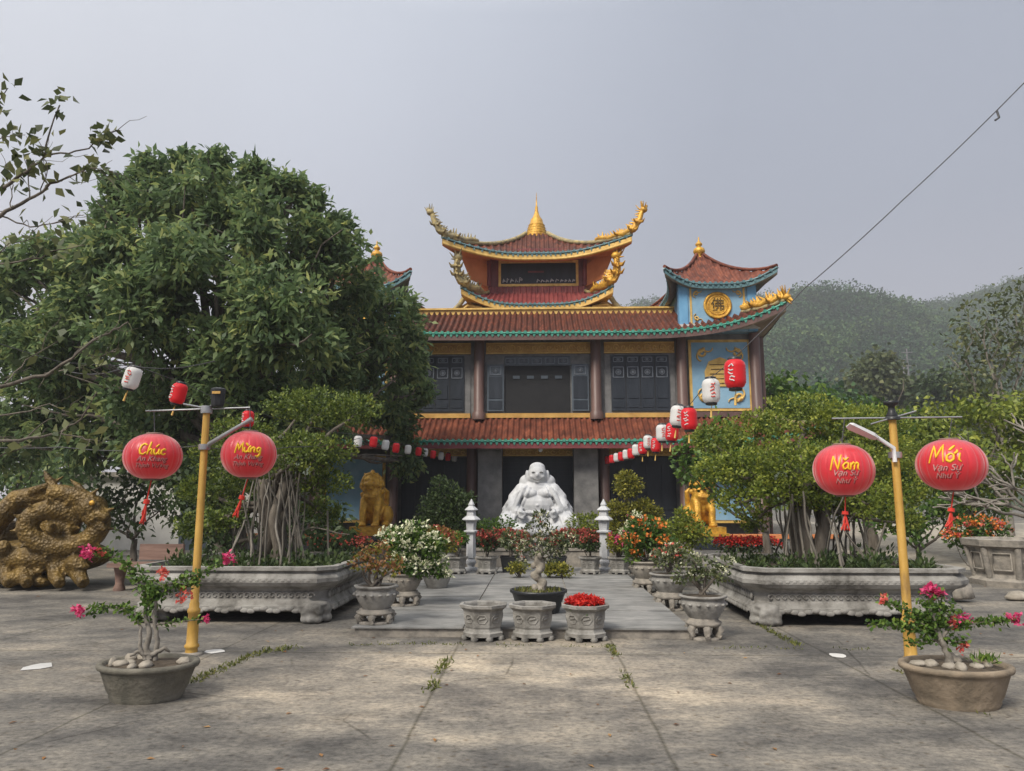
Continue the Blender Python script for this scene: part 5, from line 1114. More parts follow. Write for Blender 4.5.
# stone lanterns
def stone_lantern(label, px):
    y = 16.2; x = X(px, y); t = thing('stone_lantern', label, 'stone lantern', (x, y, PZ), 'pale stone lanterns')
    Z = lambda py: zz(py, y) - 0.0
    g = MB(); g.lathe([(0.13,PZ),(0.15,PZ+0.05),(0.07,PZ+0.08),(0.09,PZ+0.12),(0.12,PZ+0.17),(0.09,PZ+0.23),(0.06,PZ+0.26)], 12, (x,y,0)); g.build('foot', M['pavstone'], t)
    g = MB(); g.lathe([(0.105,PZ+0.26),(0.095,Z(533))], 6, (x,y,0), smooth=False); g.build('shaft', M['pavstone'], t)
    g = MB(); g.lathe([(0.10,Z(533.2)),(0.16,Z(532)),(0.16,Z(530.6)),(0.10,Z(530))], 6, (x,y,0), smooth=False); g.build('platform', M['pavstone'], t)
    g = MB(); g.lathe([(0.10,Z(530)),(0.12,Z(521))], 6, (x,y,0), smooth=False)
    g.build('light_chamber', M['pavstone'], t)
    g = MB(); g.lathe([(0.13,Z(521)),(0.20,Z(519.8)),(0.19,Z(518.8)),(0.085,Z(515))], 6, (x,y,0), smooth=False); g.build('lower_roof', M['pavstone'], t)
    g = MB(); g.lathe([(0.10,Z(515.2)),(0.095,Z(511))], 6, (x,y,0), smooth=False); g.build('upper_chamber', M['pavstone'], t)
    g = MB(); g.lathe([(0.09,Z(511)),(0.145,Z(510)),(0.135,Z(509.2)),(0.06,Z(506)),(0.07,Z(504.5)),(0.03,Z(501)),(0.008,Z(499))], 6, (x,y,0), smooth=False); g.build('roof', M['pavstone'], t)
stone_lantern('slim pale two-roofed stone lantern on the left of the paving', 471); stone_lantern('slim pale two-roofed stone lantern on the right of the paving', 604.5)

# left group of pots
y1 = 9.35; x1 = X(376, y1); stand('scroll-legged stone stand under the pot with the reddish bonsai, front left', x1, y1, PZ, 0.48, 0.17); bowl_pot('grey eight-sided bowl with the reddish twiggy bonsai, front left of the paving', x1, y1, PZ+0.17, 0.56, h=0.50, n=8)
plant('bonsai_tree', 'twiggy bonsai with reddish and yellow leaves in the front left bowl', 'bonsai', (x1, y1, PZ+0.43), 0.6, 0.3, M['golden'], 151, 260, 0.06, 0.018, stem_r=0.022, flw=[('dryleaf', 60, 0.05, 5, 0.04)], lobes=[((-0.20,0,0.26),0.13),((-0.05,0,0.33),0.14),((0.15,0.05,0.29),0.12),((0.02,-0.1,0.22),0.10),((-0.12,0.1,0.42),0.10),((0.22,0,0.20),0.09),((0.08,0,0.45),0.09)])
y2 = 10.9; x2 = X(405, y2); stand('dark stone stand under the white flowering shrub, left of the paving', x2, y2, PZ, 0.46, 0.2); bowl_pot('dark bowl almost hidden under the white flowering shrub, left', x2, y2, PZ+0.2, 0.5, 'stone_dark', h=0.5)
plant('flowering_shrub', 'arching shrub covered in cream white flowers on the left of the paving', 'shrub', (x2, y2, PZ+0.42), 0.8, 0.5, M['bush'], 152, 1900, 0.075, 0.024, flw=[('cream', 95, 0.055, 9, 0.028)], lobes=[((0,-0.05,0.42),0.28),((0.28,0,0.35),0.24),((0.12,0,0.58),0.22),((-0.2,0.05,0.5),0.2),((0.45,-0.02,0.15),0.16),((0.52,0,-0.02),0.12),((0.4,0,0.45),0.17),((0.0,-0.2,0.18),0.18),((0.22,-0.15,0.1),0.16)])
y3 = 13.0; x3 = X(437, y3); bowl_pot('grey bowl behind the white flowering shrub, left side', x3, y3, PZ, 0.52, 'stone'); plant('flowering_shrub', 'shrub with rusty orange leaves behind the white flowering shrub', 'shrub', (x3, y3, PZ+0.48), 0.5, 0.36, M['golden'], 153, 900, 0.07, 0.022, flw=[('coral', 34, 0.04, 6, 0.02), ('dryleaf', 40, 0.05, 5, 0.03)])
y4 = 16.9; x4 = X(445, y4); bowl_pot('large grey bowl holding the dark topiary on the left', x4, y4, PZ, 0.66, 'stone')
plant('topiary_tree', 'dark green rounded topiary tree left of the statue', 'topiary', (x4, y4, PZ+0.55), 1.5, 0.6, M['deep'], 154, 5200, 0.07, 0.022, stem_r=0.03, lobes=[((0,0,1.02),0.42),((-0.25,0,0.80),0.36),((0.3,0,0.82),0.36),((0,-0.1,0.62),0.40),((-0.15,0,1.32),0.20),((0.45,0,0.55),0.3),((-0.4,0,0.5),0.3),((0.5,0,0.95),0.2),((0.2,-.1,0.3),0.3)])
# right group
yy = [9.08, 11.4, 13.3]; xx = [X(703, yy[0]), X(669, yy[1]), X(647, yy[2])]
stand('scroll-legged stone stand at the right front corner of the paving', xx[0], yy[0], 0, 0.42, 0.24); bowl_pot('grey carved bowl with pale leafed bonsai at the right front corner', xx[0], yy[0], 0.24, 0.56, h=0.46)
plant('bonsai_tree', 'pale sparse bonsai in the bowl at the right front corner of the paving', 'bonsai', (xx[0], yy[0], 0.49), 0.5, 0.3, M['olive'], 161, 420, 0.06, 0.02, stem_r=0.02, flw=[('cream', 22, 0.03, 6, 0.015)], lobes=[((-0.2,0,0.24),0.14),((0.05,0,0.32),0.15),((0.22,0,0.24),0.13),((0,0.1,0.2),0.12),((-0.1,0,0.42),0.1),((0.3,0.05,0.36),0.09)])
stand('scroll-legged stone stand second from the front on the right', xx[1], yy[1], 0, 0.46, 0.26); bowl_pot('plain grey bowl with pinkish twigs, second from the front on the right', xx[1], yy[1], 0.26, 0.58, h=0.46)
plant('bonsai_tree', 'low twiggy bonsai with pinkish tips in the second right bowl', 'bonsai', (xx[1], yy[1], 0.52), 0.4, 0.3, M['olive'], 162, 500, 0.06, 0.02, flw=[('coral', 16, 0.035, 6, 0.015), ('cream', 14, 0.035, 6, 0.015)])
stand('dark scroll-legged stand third from the front on the right', xx[2], yy[2], 0, 0.52, 0.26); bowl_pot('dark round bowl with orange flowering plant, third from the front on the right', xx[2], yy[2], 0.26, 0.64, 'stone_dark', h=0.46)
plant('flowering_shrub', 'leafy shrub with bright orange flowers in the dark bowl on the right', 'shrub', (xx[2], yy[2], 0.55), 0.7, 0.42, M['bush'], 163, 1500, 0.085, 0.026, flw=[('orangefl', 34, 0.065, 8, 0.03)], lobes=[((0,0,0.40),0.30),((-0.2,0,0.28),0.24),((0.25,0,0.32),0.26),((0.1,0,0.58),0.22),((-0.15,0,0.55),0.2),((-0.25,-0.1,0.05),0.14)])
y5 = 14.6; x5 = X(690, y5); bowl_pot('low grey bowl behind the orange flowered shrub, far right of the paving', x5, y5, 0.0, 0.6); plant('leafy_shrub', 'upright light green shrub right of the orange flowered one', 'shrub', (x5-0.1, y5, 0.5), 0.9, 0.4, M['banyan2'], 164, 1700, 0.08, 0.024, lobes=[((-0.25,0,0.5),0.3),((0.1,0,0.55),0.3),((0.3,0,0.4),0.25),((-0.1,0,0.25),0.3),((0.0,0,0.8),0.2)])
y6 = 16.9; x6 = X(629, y6); bowl_pot('large grey bowl holding the golden topiary on the right', x6, y6, PZ, 0.66)
plant('topiary_tree', 'golden green topiary tree with a round top tier right of the statue', 'topiary', (x6, y6, PZ+0.55), 1.5, 0.6, M['golden'], 165, 4600, 0.07, 0.022, stem_r=0.03, lobes=[((0.02,0,1.24),0.33),((-0.03,0,1.42),0.22),((-0.30,0,0.72),0.25),((0.34,0,0.74),0.28),((0.05,-0.1,0.66),0.26),((0.62,0,0.66),0.16),((-0.2,0,0.35),0.24),((0.25,0,0.32),0.24)])
y7 = 15.2; x7 = X(634, y7); plant('flowering_shrub', 'loose shrub with white and pink blooms below the golden topiary', 'shrub', (x7, y7+0.3, PZ), 1.0, 0.36, M['bush'], 166, 1100, 0.075, 0.022, flw=[('cream', 40, 0.05, 8, 0.025), ('pink', 14, 0.045, 7, 0.02)], lobes=[((0,0,0.75),0.26),((0.15,0,0.95),0.22),((-0.18,0,0.7),0.22),((0.1,0,1.12),0.15),((0,0,0.5),0.25)])
g = MB(); yj = 15.6; xj = X(684, yj); g.lathe([(0.14,0),(0.20,0.12),(0.24,0.35),(0.22,0.55),(0.13,0.68),(0.12,0.74),(0.16,0.78),(0.13,0.78)], 18, (xj,yj,0), cap=False); jr = g.build('jar', M['stone_dark'], None, (xj,yj,0)); tag(jr, 'dark glazed jar beside the light green shrub under the right lion', 'jar')
# red flower beds at the foot of the towers
for sg, w, fm in ((-1, 'left', 'coral'), (1, 'right', 'redflower')):
    x = sg*5.0*1.0 if sg < 0 else X(748, 18.0); x = X(338, 18.0) if sg < 0 else x
    t = thing('flower_trough', 'red and white striped trough of vivid flowers under the %s tower' % w, 'planter', (x, 18.0, 0)); g = MB(); g.box(x-0.62, x+0.62, 17.8, 18.2, 0, 0.38); g.build('body', M['stone_dark'], t)
    for k in range(6):
        q = MB(); q.box(x-0.58+k*0.2, x-0.48+k*0.2, 17.775, 17.80, 0.20, 0.36); q.build('stripe', M['pavstone' if k % 2 else 'redpaper'], t)
    plant('red_flowers', 'vivid red flowers massed in the striped trough under the %s tower' % w, 'flowers', (x, 18.0, 0.38), 0.4, 0.5, M['deep'], 171+sg, 900, 0.08, 0.025, flw=[(fm, 110, 0.06, 9, 0.03)], lobes=[((q_, 0, 0.16), 0.22) for q_ in np.linspace(-0.55, 0.55, 6)])

# far right octagonal planter with orange blooms, and stones
yo = 14.9; xo = X(1012, yo)
t = thing('stone_planter', 'massive dark octagonal stone planter at the right edge', 'planter', (xo, yo, 0)); k = 1.0
g = MB(); g.lathe([(0.72,0.0),(0.74,0.10),(0.64,0.16),(0.62,0.22),(0.72,0.70),(0.82,0.74),(0.84,0.86),(0.72,0.87),(0.68,0.8)], 8, (xo,yo,0), ph=math.pi/8, smooth=False, cap=False); g.build('trough', M['stone_dark'], t)
g = MB()
for j in range(8):
    a = 2*math.pi*(j+0.5)/8; g.tube([(xo+0.62*math.cos(a),yo+0.62*math.sin(a),0.16),(xo+0.73*math.cos(a),yo+0.73*math.sin(a),0.72)], 0.06, 6)
    a = 2*math.pi*j/8; n_ = Vector((math.cos(a),math.sin(a),0)); tt = Vector((-n_.y,n_.x,0)); c = Vector((xo,yo,0.45)) + n_*0.63
    g.tube([c+tt*0.15-Vector((0,0,0.15)), c-tt*0.15-Vector((0,0,0.15)), c-tt*0.15+n_*0.035+Vector((0,0,0.16)), c+tt*0.15+n_*0.035+Vector((0,0,0.16)), c+tt*0.15-Vector((0,0,0.15))], 0.02, 5)
gg = g; gg.build('carved_relief', M['stone_dark'], t)
g = MB(); g.lathe([(0.70,0.80),(0.01,0.84)], 8, (xo,yo,0), ph=math.pi/8, cap=False); g.build('soil', M['soil'], t)
plant('flowering_shrub', 'spreading shrub of orange and coral flowers behind the right edge planter', 'shrub', (X(978,16.2), 16.2, 0.0), 1.2, 0.6, M['bush'], 181, 1600, 0.09, 0.028, flw=[('orangefl', 50, 0.06, 8, 0.03), ('coral', 40, 0.06, 8, 0.03)], lobes=[((-0.25,0,1.0),0.28),((0.1,0,1.05),0.3),((0.45,0,0.95),0.25),((0,0,0.7),0.35),((-0.5,0,0.8),0.2),((0.35,0,0.6),0.3)])
g = MB(); sx_, sy_ = X(957,12.4), 12.4
def rock(name, lab, c, r, seed, mat='rock', cat='stone', group=None):
    rng = np.random.default_rng(seed); g = MB(); g.ell((0,0,0), (1,1,1), 10, 7); vs = []
    for v in g.v:
        k = 1 + 0.28*mnoise.noise(Vector(v)*1.7 + Vector((seed*3.1,0,0))); vs.append((c[0]+v[0]*r[0]*k, c[1]+v[1]*r[1]*k, c[2]+max(-0.35, v[2])*r[2]*k))
    o = mk(name, vs, g.f, M[mat], None, c, None, [True]*len(g.f)); return tag(o, lab, cat, group)
rock('boulder', 'dark boulder lying past the right end of the right stone planter', (sx_, sy_, 0.13), (0.22,0.2,0.24), 5, 'stone_dark')
rock('boulder', 'flat pale stone lying on the yard under the right edge planter', (X(1016,12.6), 12.6, 0.05), (0.2,0.15,0.1), 6, 'rock')
# stray pale scraps on the yard
for i, (px, py, w, lab) in enumerate(((38,667,30,'long flat white scrap lying on the yard by the left edge'), (214,652,20,'small white scrap lying at the foot of the left lamp post'), (838,656,18,'flat white scrap on the yard between the right planter and the right lamp post'))):
    c = gnd(px, py); r = w*c.y/749/2; rng = np.random.default_rng(200+i); pts = [(c.x + r*math.cos(a)*rng.uniform(.7,1.1), c.y + r*1.3*math.sin(a)*rng.uniform(.6,1.1)) for a in np.linspace(0, 6.28, 10)[:-1]]
    g = MB(); g.slab(pts, 0.004, 0.007); tag(g.build('paper_scrap', M['pale'], None, (c.x, c.y, 0)), lab, 'scrap')

# ------------------------------------------------------------------ oval bonsai pots in the foreground
def oval_pot(label, px, yb, z_rim, w, mat, loc_label):
    x = X(px, yb); t = thing('bonsai_pot', label, 'pot', (x, yb, 0)); R = w/2; h = z_rim
    pr = [(0.70,0.0),(0.74,0.03),(0.74,0.05),(0.79,0.08*1),(0.93,h*0.80),(0.955,h*0.84),(1.0,h*0.86),(1.02,h*0.93),(1.0,h),(0.90,h),(0.87,h*0.9)]
    body = MB(); body.lathe([(r*R, z) for r, z in pr], 40, (x,yb,0), sy=0.78, cap=False)
    g = MB(); g.lathe([(0.89*R,h*0.90),(0.5*R,h*0.97),(0.01,h*1.02)], 24, (x,yb,0), sy=0.78, cap=False); g.build('soil', M['soil'], t)
    body.build('body', M[mat], t)
    
    rng = np.random.default_rng(int(px))
    for i in range(9):
        a = rng.uniform(0, 6.28); r = rng.uniform(0.25, 0.75)*R
        rock('pebble', 'pale stones laid on the soil of the %s' % loc_label, (x+r*math.cos(a), yb+0.78*r*math.sin(a), h*0.98), (rng.uniform(.03,.07), rng.uniform(.03,.06), rng.uniform(.025,.05)), 300+i, 'rock', 'stone', 'stones on the soil of the %s' % loc_label)
    return x
def arch_bonsai(label, x, y, z, trunks, arms, seed, leafmat, tipmat, flw, Lf=0.042):
    rng = np.random.default_rng(seed); t = thing('bougainvillea_bonsai', label, 'bonsai', (x, y, z)); g = MB()
    for pth, r0, r1 in trunks:
        pts = [Vector(at(a, b, y + dy)) for a, b, dy in pth]; fine = []
        for i in range(len(pts)-1):
            for j in range(5): fine.append(pts[i].lerp(pts[i+1], j/5) + Vector(rng.normal(0, 0.003, 3)))
        fine.append(pts[-1]); g.tube(fine, [r0 + (r1-r0)*i/(len(fine)-1) for i in range(len(fine))], 8)
    g.build('trunk', M['barkp'], t); g = MB(); P, D = [], []
    for pth, dens, wid in arms:
        pts = [Vector(at(a, b, y + dy)) for a, b, dy in pth]; fine = []
        for i in range(len(pts)-1):
            for j in range(8): fine.append(pts[i].lerp(pts[i+1], j/8))
        fine.append(pts[-1]); g.tube(fine, [0.007 - 0.004*i/len(fine) for i in range(len(fine))], 5)
        Ltot = sum((pts[i+1]-pts[i]).length for i in range(len(pts)-1)); n = int(Ltot*dens)
        for _ in range(n):
            q = rng.random()*(len(fine)-1); i = int(q); c = fine[i].lerp(fine[i+1], q-i); P.append(np.array(c) + rng.normal(0, wid, 3)); D.append(rng.normal(0, 1, 3) + np.array([0,0,0.35]))
    g.build('branch', M['bark'], t)
    P = np.array(P); foliage('foliage', t, leafmat, leafmesh(rng, P, np.array(D), Lf, Lf*0.36, np.clip(rng.normal(0.5, 0.22, len(P)), 0, 1)))
    for m_, lst in flw:
        C = [];
        for px, py, sp, n in lst:
            for _ in range(n): C.append(np.array(at(px + rng.normal(0, sp), py + rng.normal(0, sp*0.8), y + rng.normal(0, 0.03))))
        foliage('blossom', t, M[m_], flowers(rng, C, 0.034, 8, 0.012))
yl = gnd(150, 698).y; zl = 0.29
xl = oval_pot('mossy dark oval concrete pot in the left foreground', 150, yl, zl, 0.80, 'pot_grey', 'left foreground pot')
arch_bonsai('left foreground bonsai with arching leafy arms tipped by pink flowers', X(150,yl), yl, zl,
    [([(150,660,0),(146,648,0),(150,632,0),(145,612,0.02),(147,590,0.03)],0.030,0.012), ([(155,660,0.02),(158,640,0.02),(154,618,0),(156,598,0)],0.024,0.011), ([(146,660,-0.02),(140,646,-0.02),(141,628,-0.02),(134,612,0)],0.018,0.009), ([(152,655,0),(165,648,0.03),(170,652,0.05)],0.022,0.008), ([(150,655,0),(138,652,-0.04),(130,656,-0.06)],0.022,0.008)],
    [([(147,600,0),(138,582,0),(128,566,0),(115,557,0.02),(98,552,0.03)],330,0.022), ([(140,622,0),(130,610,0),(112,607,-0.02),(88,611,-0.04)],420,0.016), ([(152,600,0),(165,586,0),(182,580,0.02),(200,573,0.03),(226,561,0.04)],260,0.020), ([(150,610,0),(148,595,0),(152,580,0)],520,0.035), ([(155,600,0),(172,588,0.02),(190,584,0.03),(198,580,0.03)],420,0.02), ([(156,625,0),(175,622,0.02),(205,619,0.04)],110,0.016), ([(148,588,0),(140,575,0.03),(128,572,0.05)],300,0.03), ([(150,618,0),(150,600,0),(160,590,0)],420,0.03)],
    401, M['bush'], M['pink'], [('pink', [(88,552,3.5,14),(80,611,2.6,10),(228,560,2.6,9),(205,619,1.6,4)]), ('coral', [(166,572,3,6),(184,594,4,7),(96,549,3,4)])])
yr = gnd(957, 704).y; zr_ = 0.31
xr = oval_pot('sandy brown oval concrete pot in the right foreground', 954, yr, zr_, 0.84, 'pot_old', 'right foreground pot')
arch_bonsai('right foreground bonsai with flat spreading arms and magenta flowers on top', X(950,yr), yr, zr_,
    [([(951,668,0),(948,655,0),(942,642,0),(936,628,0),(933,612,0)],0.036,0.013), ([(945,648,0),(936,640,0.02),(930,632,0.03)],0.018,0.01), ([(940,640,0),(950,628,-0.02),(956,620,-0.02)],0.014,0.008)],
    [([(938,634,0),(915,628,0.02),(895,625,0.02),(868,624,0.03)],460,0.018), ([(934,622,0),(912,612,0.02),(895,606,0.03),(882,600,0.04)],420,0.018), ([(945,630,0),(965,625,0),(990,621,0),(1013,621,0)],430,0.015), ([(936,630,0),(930,612,0),(928,596,0)],640,0.036), ([(940,628,0),(940,612,0),(938,598,0)],560,0.036), ([(935,640,0),(920,642,0.02),(908,643,0.03)],380,0.02), ([(944,640,0),(957,642,-0.02),(964,638,-0.03)],420,0.024), ([(938,626,0),(950,615,0),(952,605,0)],460,0.03), ([(932,628,0),(918,622,0),(905,618,0)],430,0.026)],
    403, M['bush'], M['pink'], [('pink', [(928,589,2.6,16),(938,593,2.6,12),(1015,620,2.6,10),(953,622,2.4,5),(965,619,2.4,5)]), ('coral', [(952,623,2.2,5),(962,647,2.4,4),(882,600,2,3)])])
rng = np.random.default_rng(411); P = np.stack([X(984,yr)+rng.normal(0,0.05,70), yr+rng.normal(0,0.05,70), np.full(70,0.33)],1)
tag(foliage('grass_tuft', None, M['bush'], leafmesh(rng, P, rng.normal(0,0.5,(70,3))+np.array([0,0,1.0]), 0.075, 0.008, np.clip(rng.normal(0.6,0.2,70),0,1)), tuple(P[0])), 'small green grass tuft growing in the right foreground pot', 'grass')

# moss and grass in the slab joints
def joint_grass(label, pts, n, seed, w=0.025, L=0.05, mat='grass'):
    rng = np.random.default_rng(seed); g = [gnd(a, b) for a, b in pts]; P = []
    for _ in range(n):
        q = rng.random()*(len(g)-1); i = int(q); c = g[i].lerp(g[i+1], q-i)
        if mnoise.noise(c*2.2 + Vector((seed,0,0))) < -0.12: continue
        P.append((c.x+rng.normal(0,w), c.y+rng.normal(0,w*2), 0.0))
    P = np.array(P); tag(foliage('joint_grass', None, M[mat], leafmesh(rng, P, rng.normal(0,0.9,(len(P),3))+np.array([0,0,0.8]), L, L*0.16, np.clip(rng.normal(0.5,0.2,len(P)),0,1)), tuple(g[0])), label, 'grass', kind='stuff')
joint_grass('grass growing in the slab joint in front of the red flower pot', [(610,645),(618,662),(631,687)], 260, 501)
joint_grass('yellowish grass patch in the slab joint left of the front pots', [(446,660),(440,672),(430,692)], 240, 502, 0.035)
joint_grass('grass along the joint by the right planter foot', [(752,622),(775,634),(802,648)], 260, 503)
joint_grass('mossy joint from the left foreground pot to the paving', [(190,684),(225,668),(262,652),(300,648)], 420, 504, 0.04)
joint_grass('thin moss along the joint in front of the paving', [(330,646),(420,644),(520,646),(700,648),(900,650)], 420, 505, 0.02, 0.035)
joint_grass('moss along the joint by the right foreground pot', [(890,668),(940,690),(1000,722)], 200, 506, 0.02, 0.035)

# ------------------------------------------------------------------ lamp posts
def post(label, px, py, top_py, Y, side):
    x = at(px, py, Y).x; zt = zz(top_py, Y, px); t = thing('lamp_post', label, 'lamp post', (x, Y, 0), 'yellow lamp posts')
    g = MB(); g.lathe([(0.115,0.0),(0.115,0.02),(0.075,0.03)], 14, (x,Y,0)); g.build('base_plate', M['stone_dark'], t)
    g = MB(); g.lathe([(0.062,0.03),(0.060,0.07),(0.074,0.08),(0.074,0.10),(0.058,0.12),(0.054,0.42),(0.064,0.43),(0.064,0.46),(0.05,0.48),(0.05,0.52),(0.042,0.54),(0.036,zt)], 16, (x,Y,0)); g.build('pole', M['pole'], t)
    return t, x, zt
t, xp, zt = post('yellow lamp post with a dark lamp box and a sloping grey arm, left', 191.5, 650, 408, 7.95, -1); Yl = 7.95
g = MB(); g.tube([at(146,411,Yl), at(250,407.5,Yl)], 0.009, 6); g.tube([at(183,404,Yl-0.1), at(205,408,Yl)], 0.010, 6); g.build('cross_rod', M['metal'], t)
c = at(218, 397, Yl)
g = MB(); g.lathe([(0.062,-0.11),(0.07,-0.09),(0.085,0.06),(0.085,0.085),(0.055,0.10)], 8, tuple(c), smooth=False); g.tube([at(206,411,Yl), at(214,404,Yl), c + Vector((0,0,-0.1))], 0.02, 6); g.build('lamp_box', M['plastic'], t)
g = MB(); a = at(219.5,393.5,Yl); g.box(a.x-0.045, a.x+0.045, a.y-0.09, a.y-0.080, a.z-0.014, a.z+0.014); g.build('lamp_label', M['ochre'], t)
g = MB(); g.tube([at(207,449,Yl), at(209,444,Yl-0.03), at(245,423,Yl-0.1), at(252,419,Yl-0.1)], [0.022,0.024,0.022,0.03], 8); g.build('lamp_arm', M['metal'], t)
g = MB(); g.lathe([(0.06,-0.03),(0.062,0.0),(0.06,0.03)], 14, (xp, Yl, zz(447, Yl, 203))); g.lathe([(0.06,-0.04),(0.062,0.0),(0.06,0.04)], 14, (xp, Yl, zt-0.02)); g.build('clamp', M['metal'], t)
Yr = 7.55
t2, xp2, zt2 = post('yellow lamp post with a white lamp head and a black cap, right', 911, 657, 417, Yr, 1)
g = MB(); g.lathe([(0.05,0),(0.055,0.02),(0.035,0.06),(0.03,0.11),(0.07,0.13),(0.075,0.16),(0.02,0.165)], 14, (xp2, Yr, zt2)); g.lathe([(0.075,-0.03),(0.075,0.0),(0.04,0.01)], 14, (xp2, Yr, zt2)); g.build('cap', M['plastic'], t2)
g = MB(); g.tube([at(832,418.5,Yr), at(962,417,Yr)], 0.008, 6); g.tube([at(871,424,Yr-0.1), at(916,411,Yr+0.1)], 0.008, 6); g.build('cross_rod', M['metal'], t2)
g = MB(); g.tube([at(895,462,Yr-0.06), at(893.5,448,Yr-0.06), at(875,436,Yr-0.12)], [0.022,0.022,0.02], 8); g.build('lamp_arm', M['white'], t2)
a, b = at(877,438,Yr-0.12), at(848,425,Yr-0.2); d_ = (b-a).normalized(); sd2 = Vector((0,-1,0.25)).normalized(); up_ = d_.cross(sd2)
g = MB(); g.loft([[a + d_*q*(b-a).length + sd2*w*sx + up_*h*sz for sx, sz in ((-1,-1),(1,-1),(1,1),(-1,1))] for q, w, h in ((0,0.03,0.014),(0.15,0.05,0.018),(0.9,0.065,0.014),(1.0,0.05,0.006))], 0, False); g.build('lamp_head', M['white'], t2)
g = MB(); g.lathe([(0.062,-0.03),(0.064,0.0),(0.062,0.03)], 14, (xp2, Yr, zz(455, Yr, 897))); g.build('clamp', M['metal'], t2)

# ------------------------------------------------------------------ big round lanterns with brush lettering
ST = {'C': [[(.62,.86),(.42,1.0),(.18,.82),(.06,.45),(.16,.1),(.42,0),(.68,.22)]], 'h': [[(.2,1.15),(.12,.55),(.04,0)],[(.08,.3),(.26,.52),(.38,.42),(.34,.1),(.46,0)]],
      'u': [[(.05,.52),(.04,.18),(.2,0),(.38,.2),(.44,.52)],[(.44,.52),(.42,.12),(.54,.02)]], 'c': [[(.42,.42),(.25,.52),(.07,.36),(.08,.1),(.25,0),(.44,.12)]],
      'M': [[(0,-.05),(.16,.98),(.36,.25),(.62,1.02),(.74,0)]], 'n': [[(.04,.5),(.05,.25),(.03,0)],[(.05,.3),(.22,.52),(.36,.42),(.34,.1),(.46,0)]], 'g': [[(.4,.45),(.22,.52),(.06,.3),(.16,.04),(.36,.14),(.42,.5)],[(.42,.5),(.4,-.2),(.22,-.42),(.04,-.28)]],
      'N': [[(0,-.02),(.12,1.0)],[(.12,1.0),(.48,.02)],[(.48,.02),(.64,1.08)]], 'a': [[(.4,.45),(.22,.52),(.06,.3),(.16,.02),(.36,.14),(.42,.5)],[(.42,.5),(.4,.12),(.52,0)]], 'm': [[(.03,.5),(.04,0)],[(.04,.3),(.18,.52),(.28,.4),(.26,0)],[(.27,.3),(.42,.52),(.52,.4),(.5,.08),(.6,0)]],
      'o': [[(.25,.5),(.07,.36),(.08,.1),(.25,0),(.42,.15),(.4,.4),(.25,.5)]], 'i': [[(.1,.5),(.08,.12),(.2,0)],[(.12,.72),(.13,.75)]],
      'acute': [[(.14,.68),(.36,.96)]], 'grave': [[(.1,.96),(.34,.68)]], 'horn': [[(.42,.48),(.54,.58),(.52,.7)]], 'breve': [[(.06,.86),(.2,.68),(.38,.88)]]}
WORDS = {'Chuc': [('C',.72),('h',.5),('u+acute',.56),('c',.46)], 'Mung': [('M',.82),('u+horn+grave',.6),('n',.5),('g',.48)], 'Nam': [('N',.72),('a+breve',.54),('m',.62)], 'Moi': [('M',.82),('o+horn+acute',.6),('i',.24)]}
def word(w):
    out, x = [], 0.0
    for gl, adv in WORDS[w]:
        for part_ in gl.split('+'): out += [[(x+a, b) for a, b in s_] for s_ in ST[part_]]
        x += adv
    return out, x
def font_geo(s_, size):
    cu = bpy.data.curves.new('lettering', 'FONT'); cu.body = s_; cu.size = size; cu.shear = 0.35; cu.align_x = 'CENTER'; cu.offset = 0.006*size
    ob = bpy.data.objects.new('lettering', cu); COL.objects.link(ob); bpy.context.view_layer.update()
    me = ob.evaluated_get(bpy.context.evaluated_depsgraph_get()).to_mesh(); vs = [(v.co.x, v.co.y) for v in me.vertices]; fs = [tuple(p.vertices) for p in me.polygons]
    bpy.data.objects.remove(ob); bpy.data.curves.remove(cu); return vs, fs
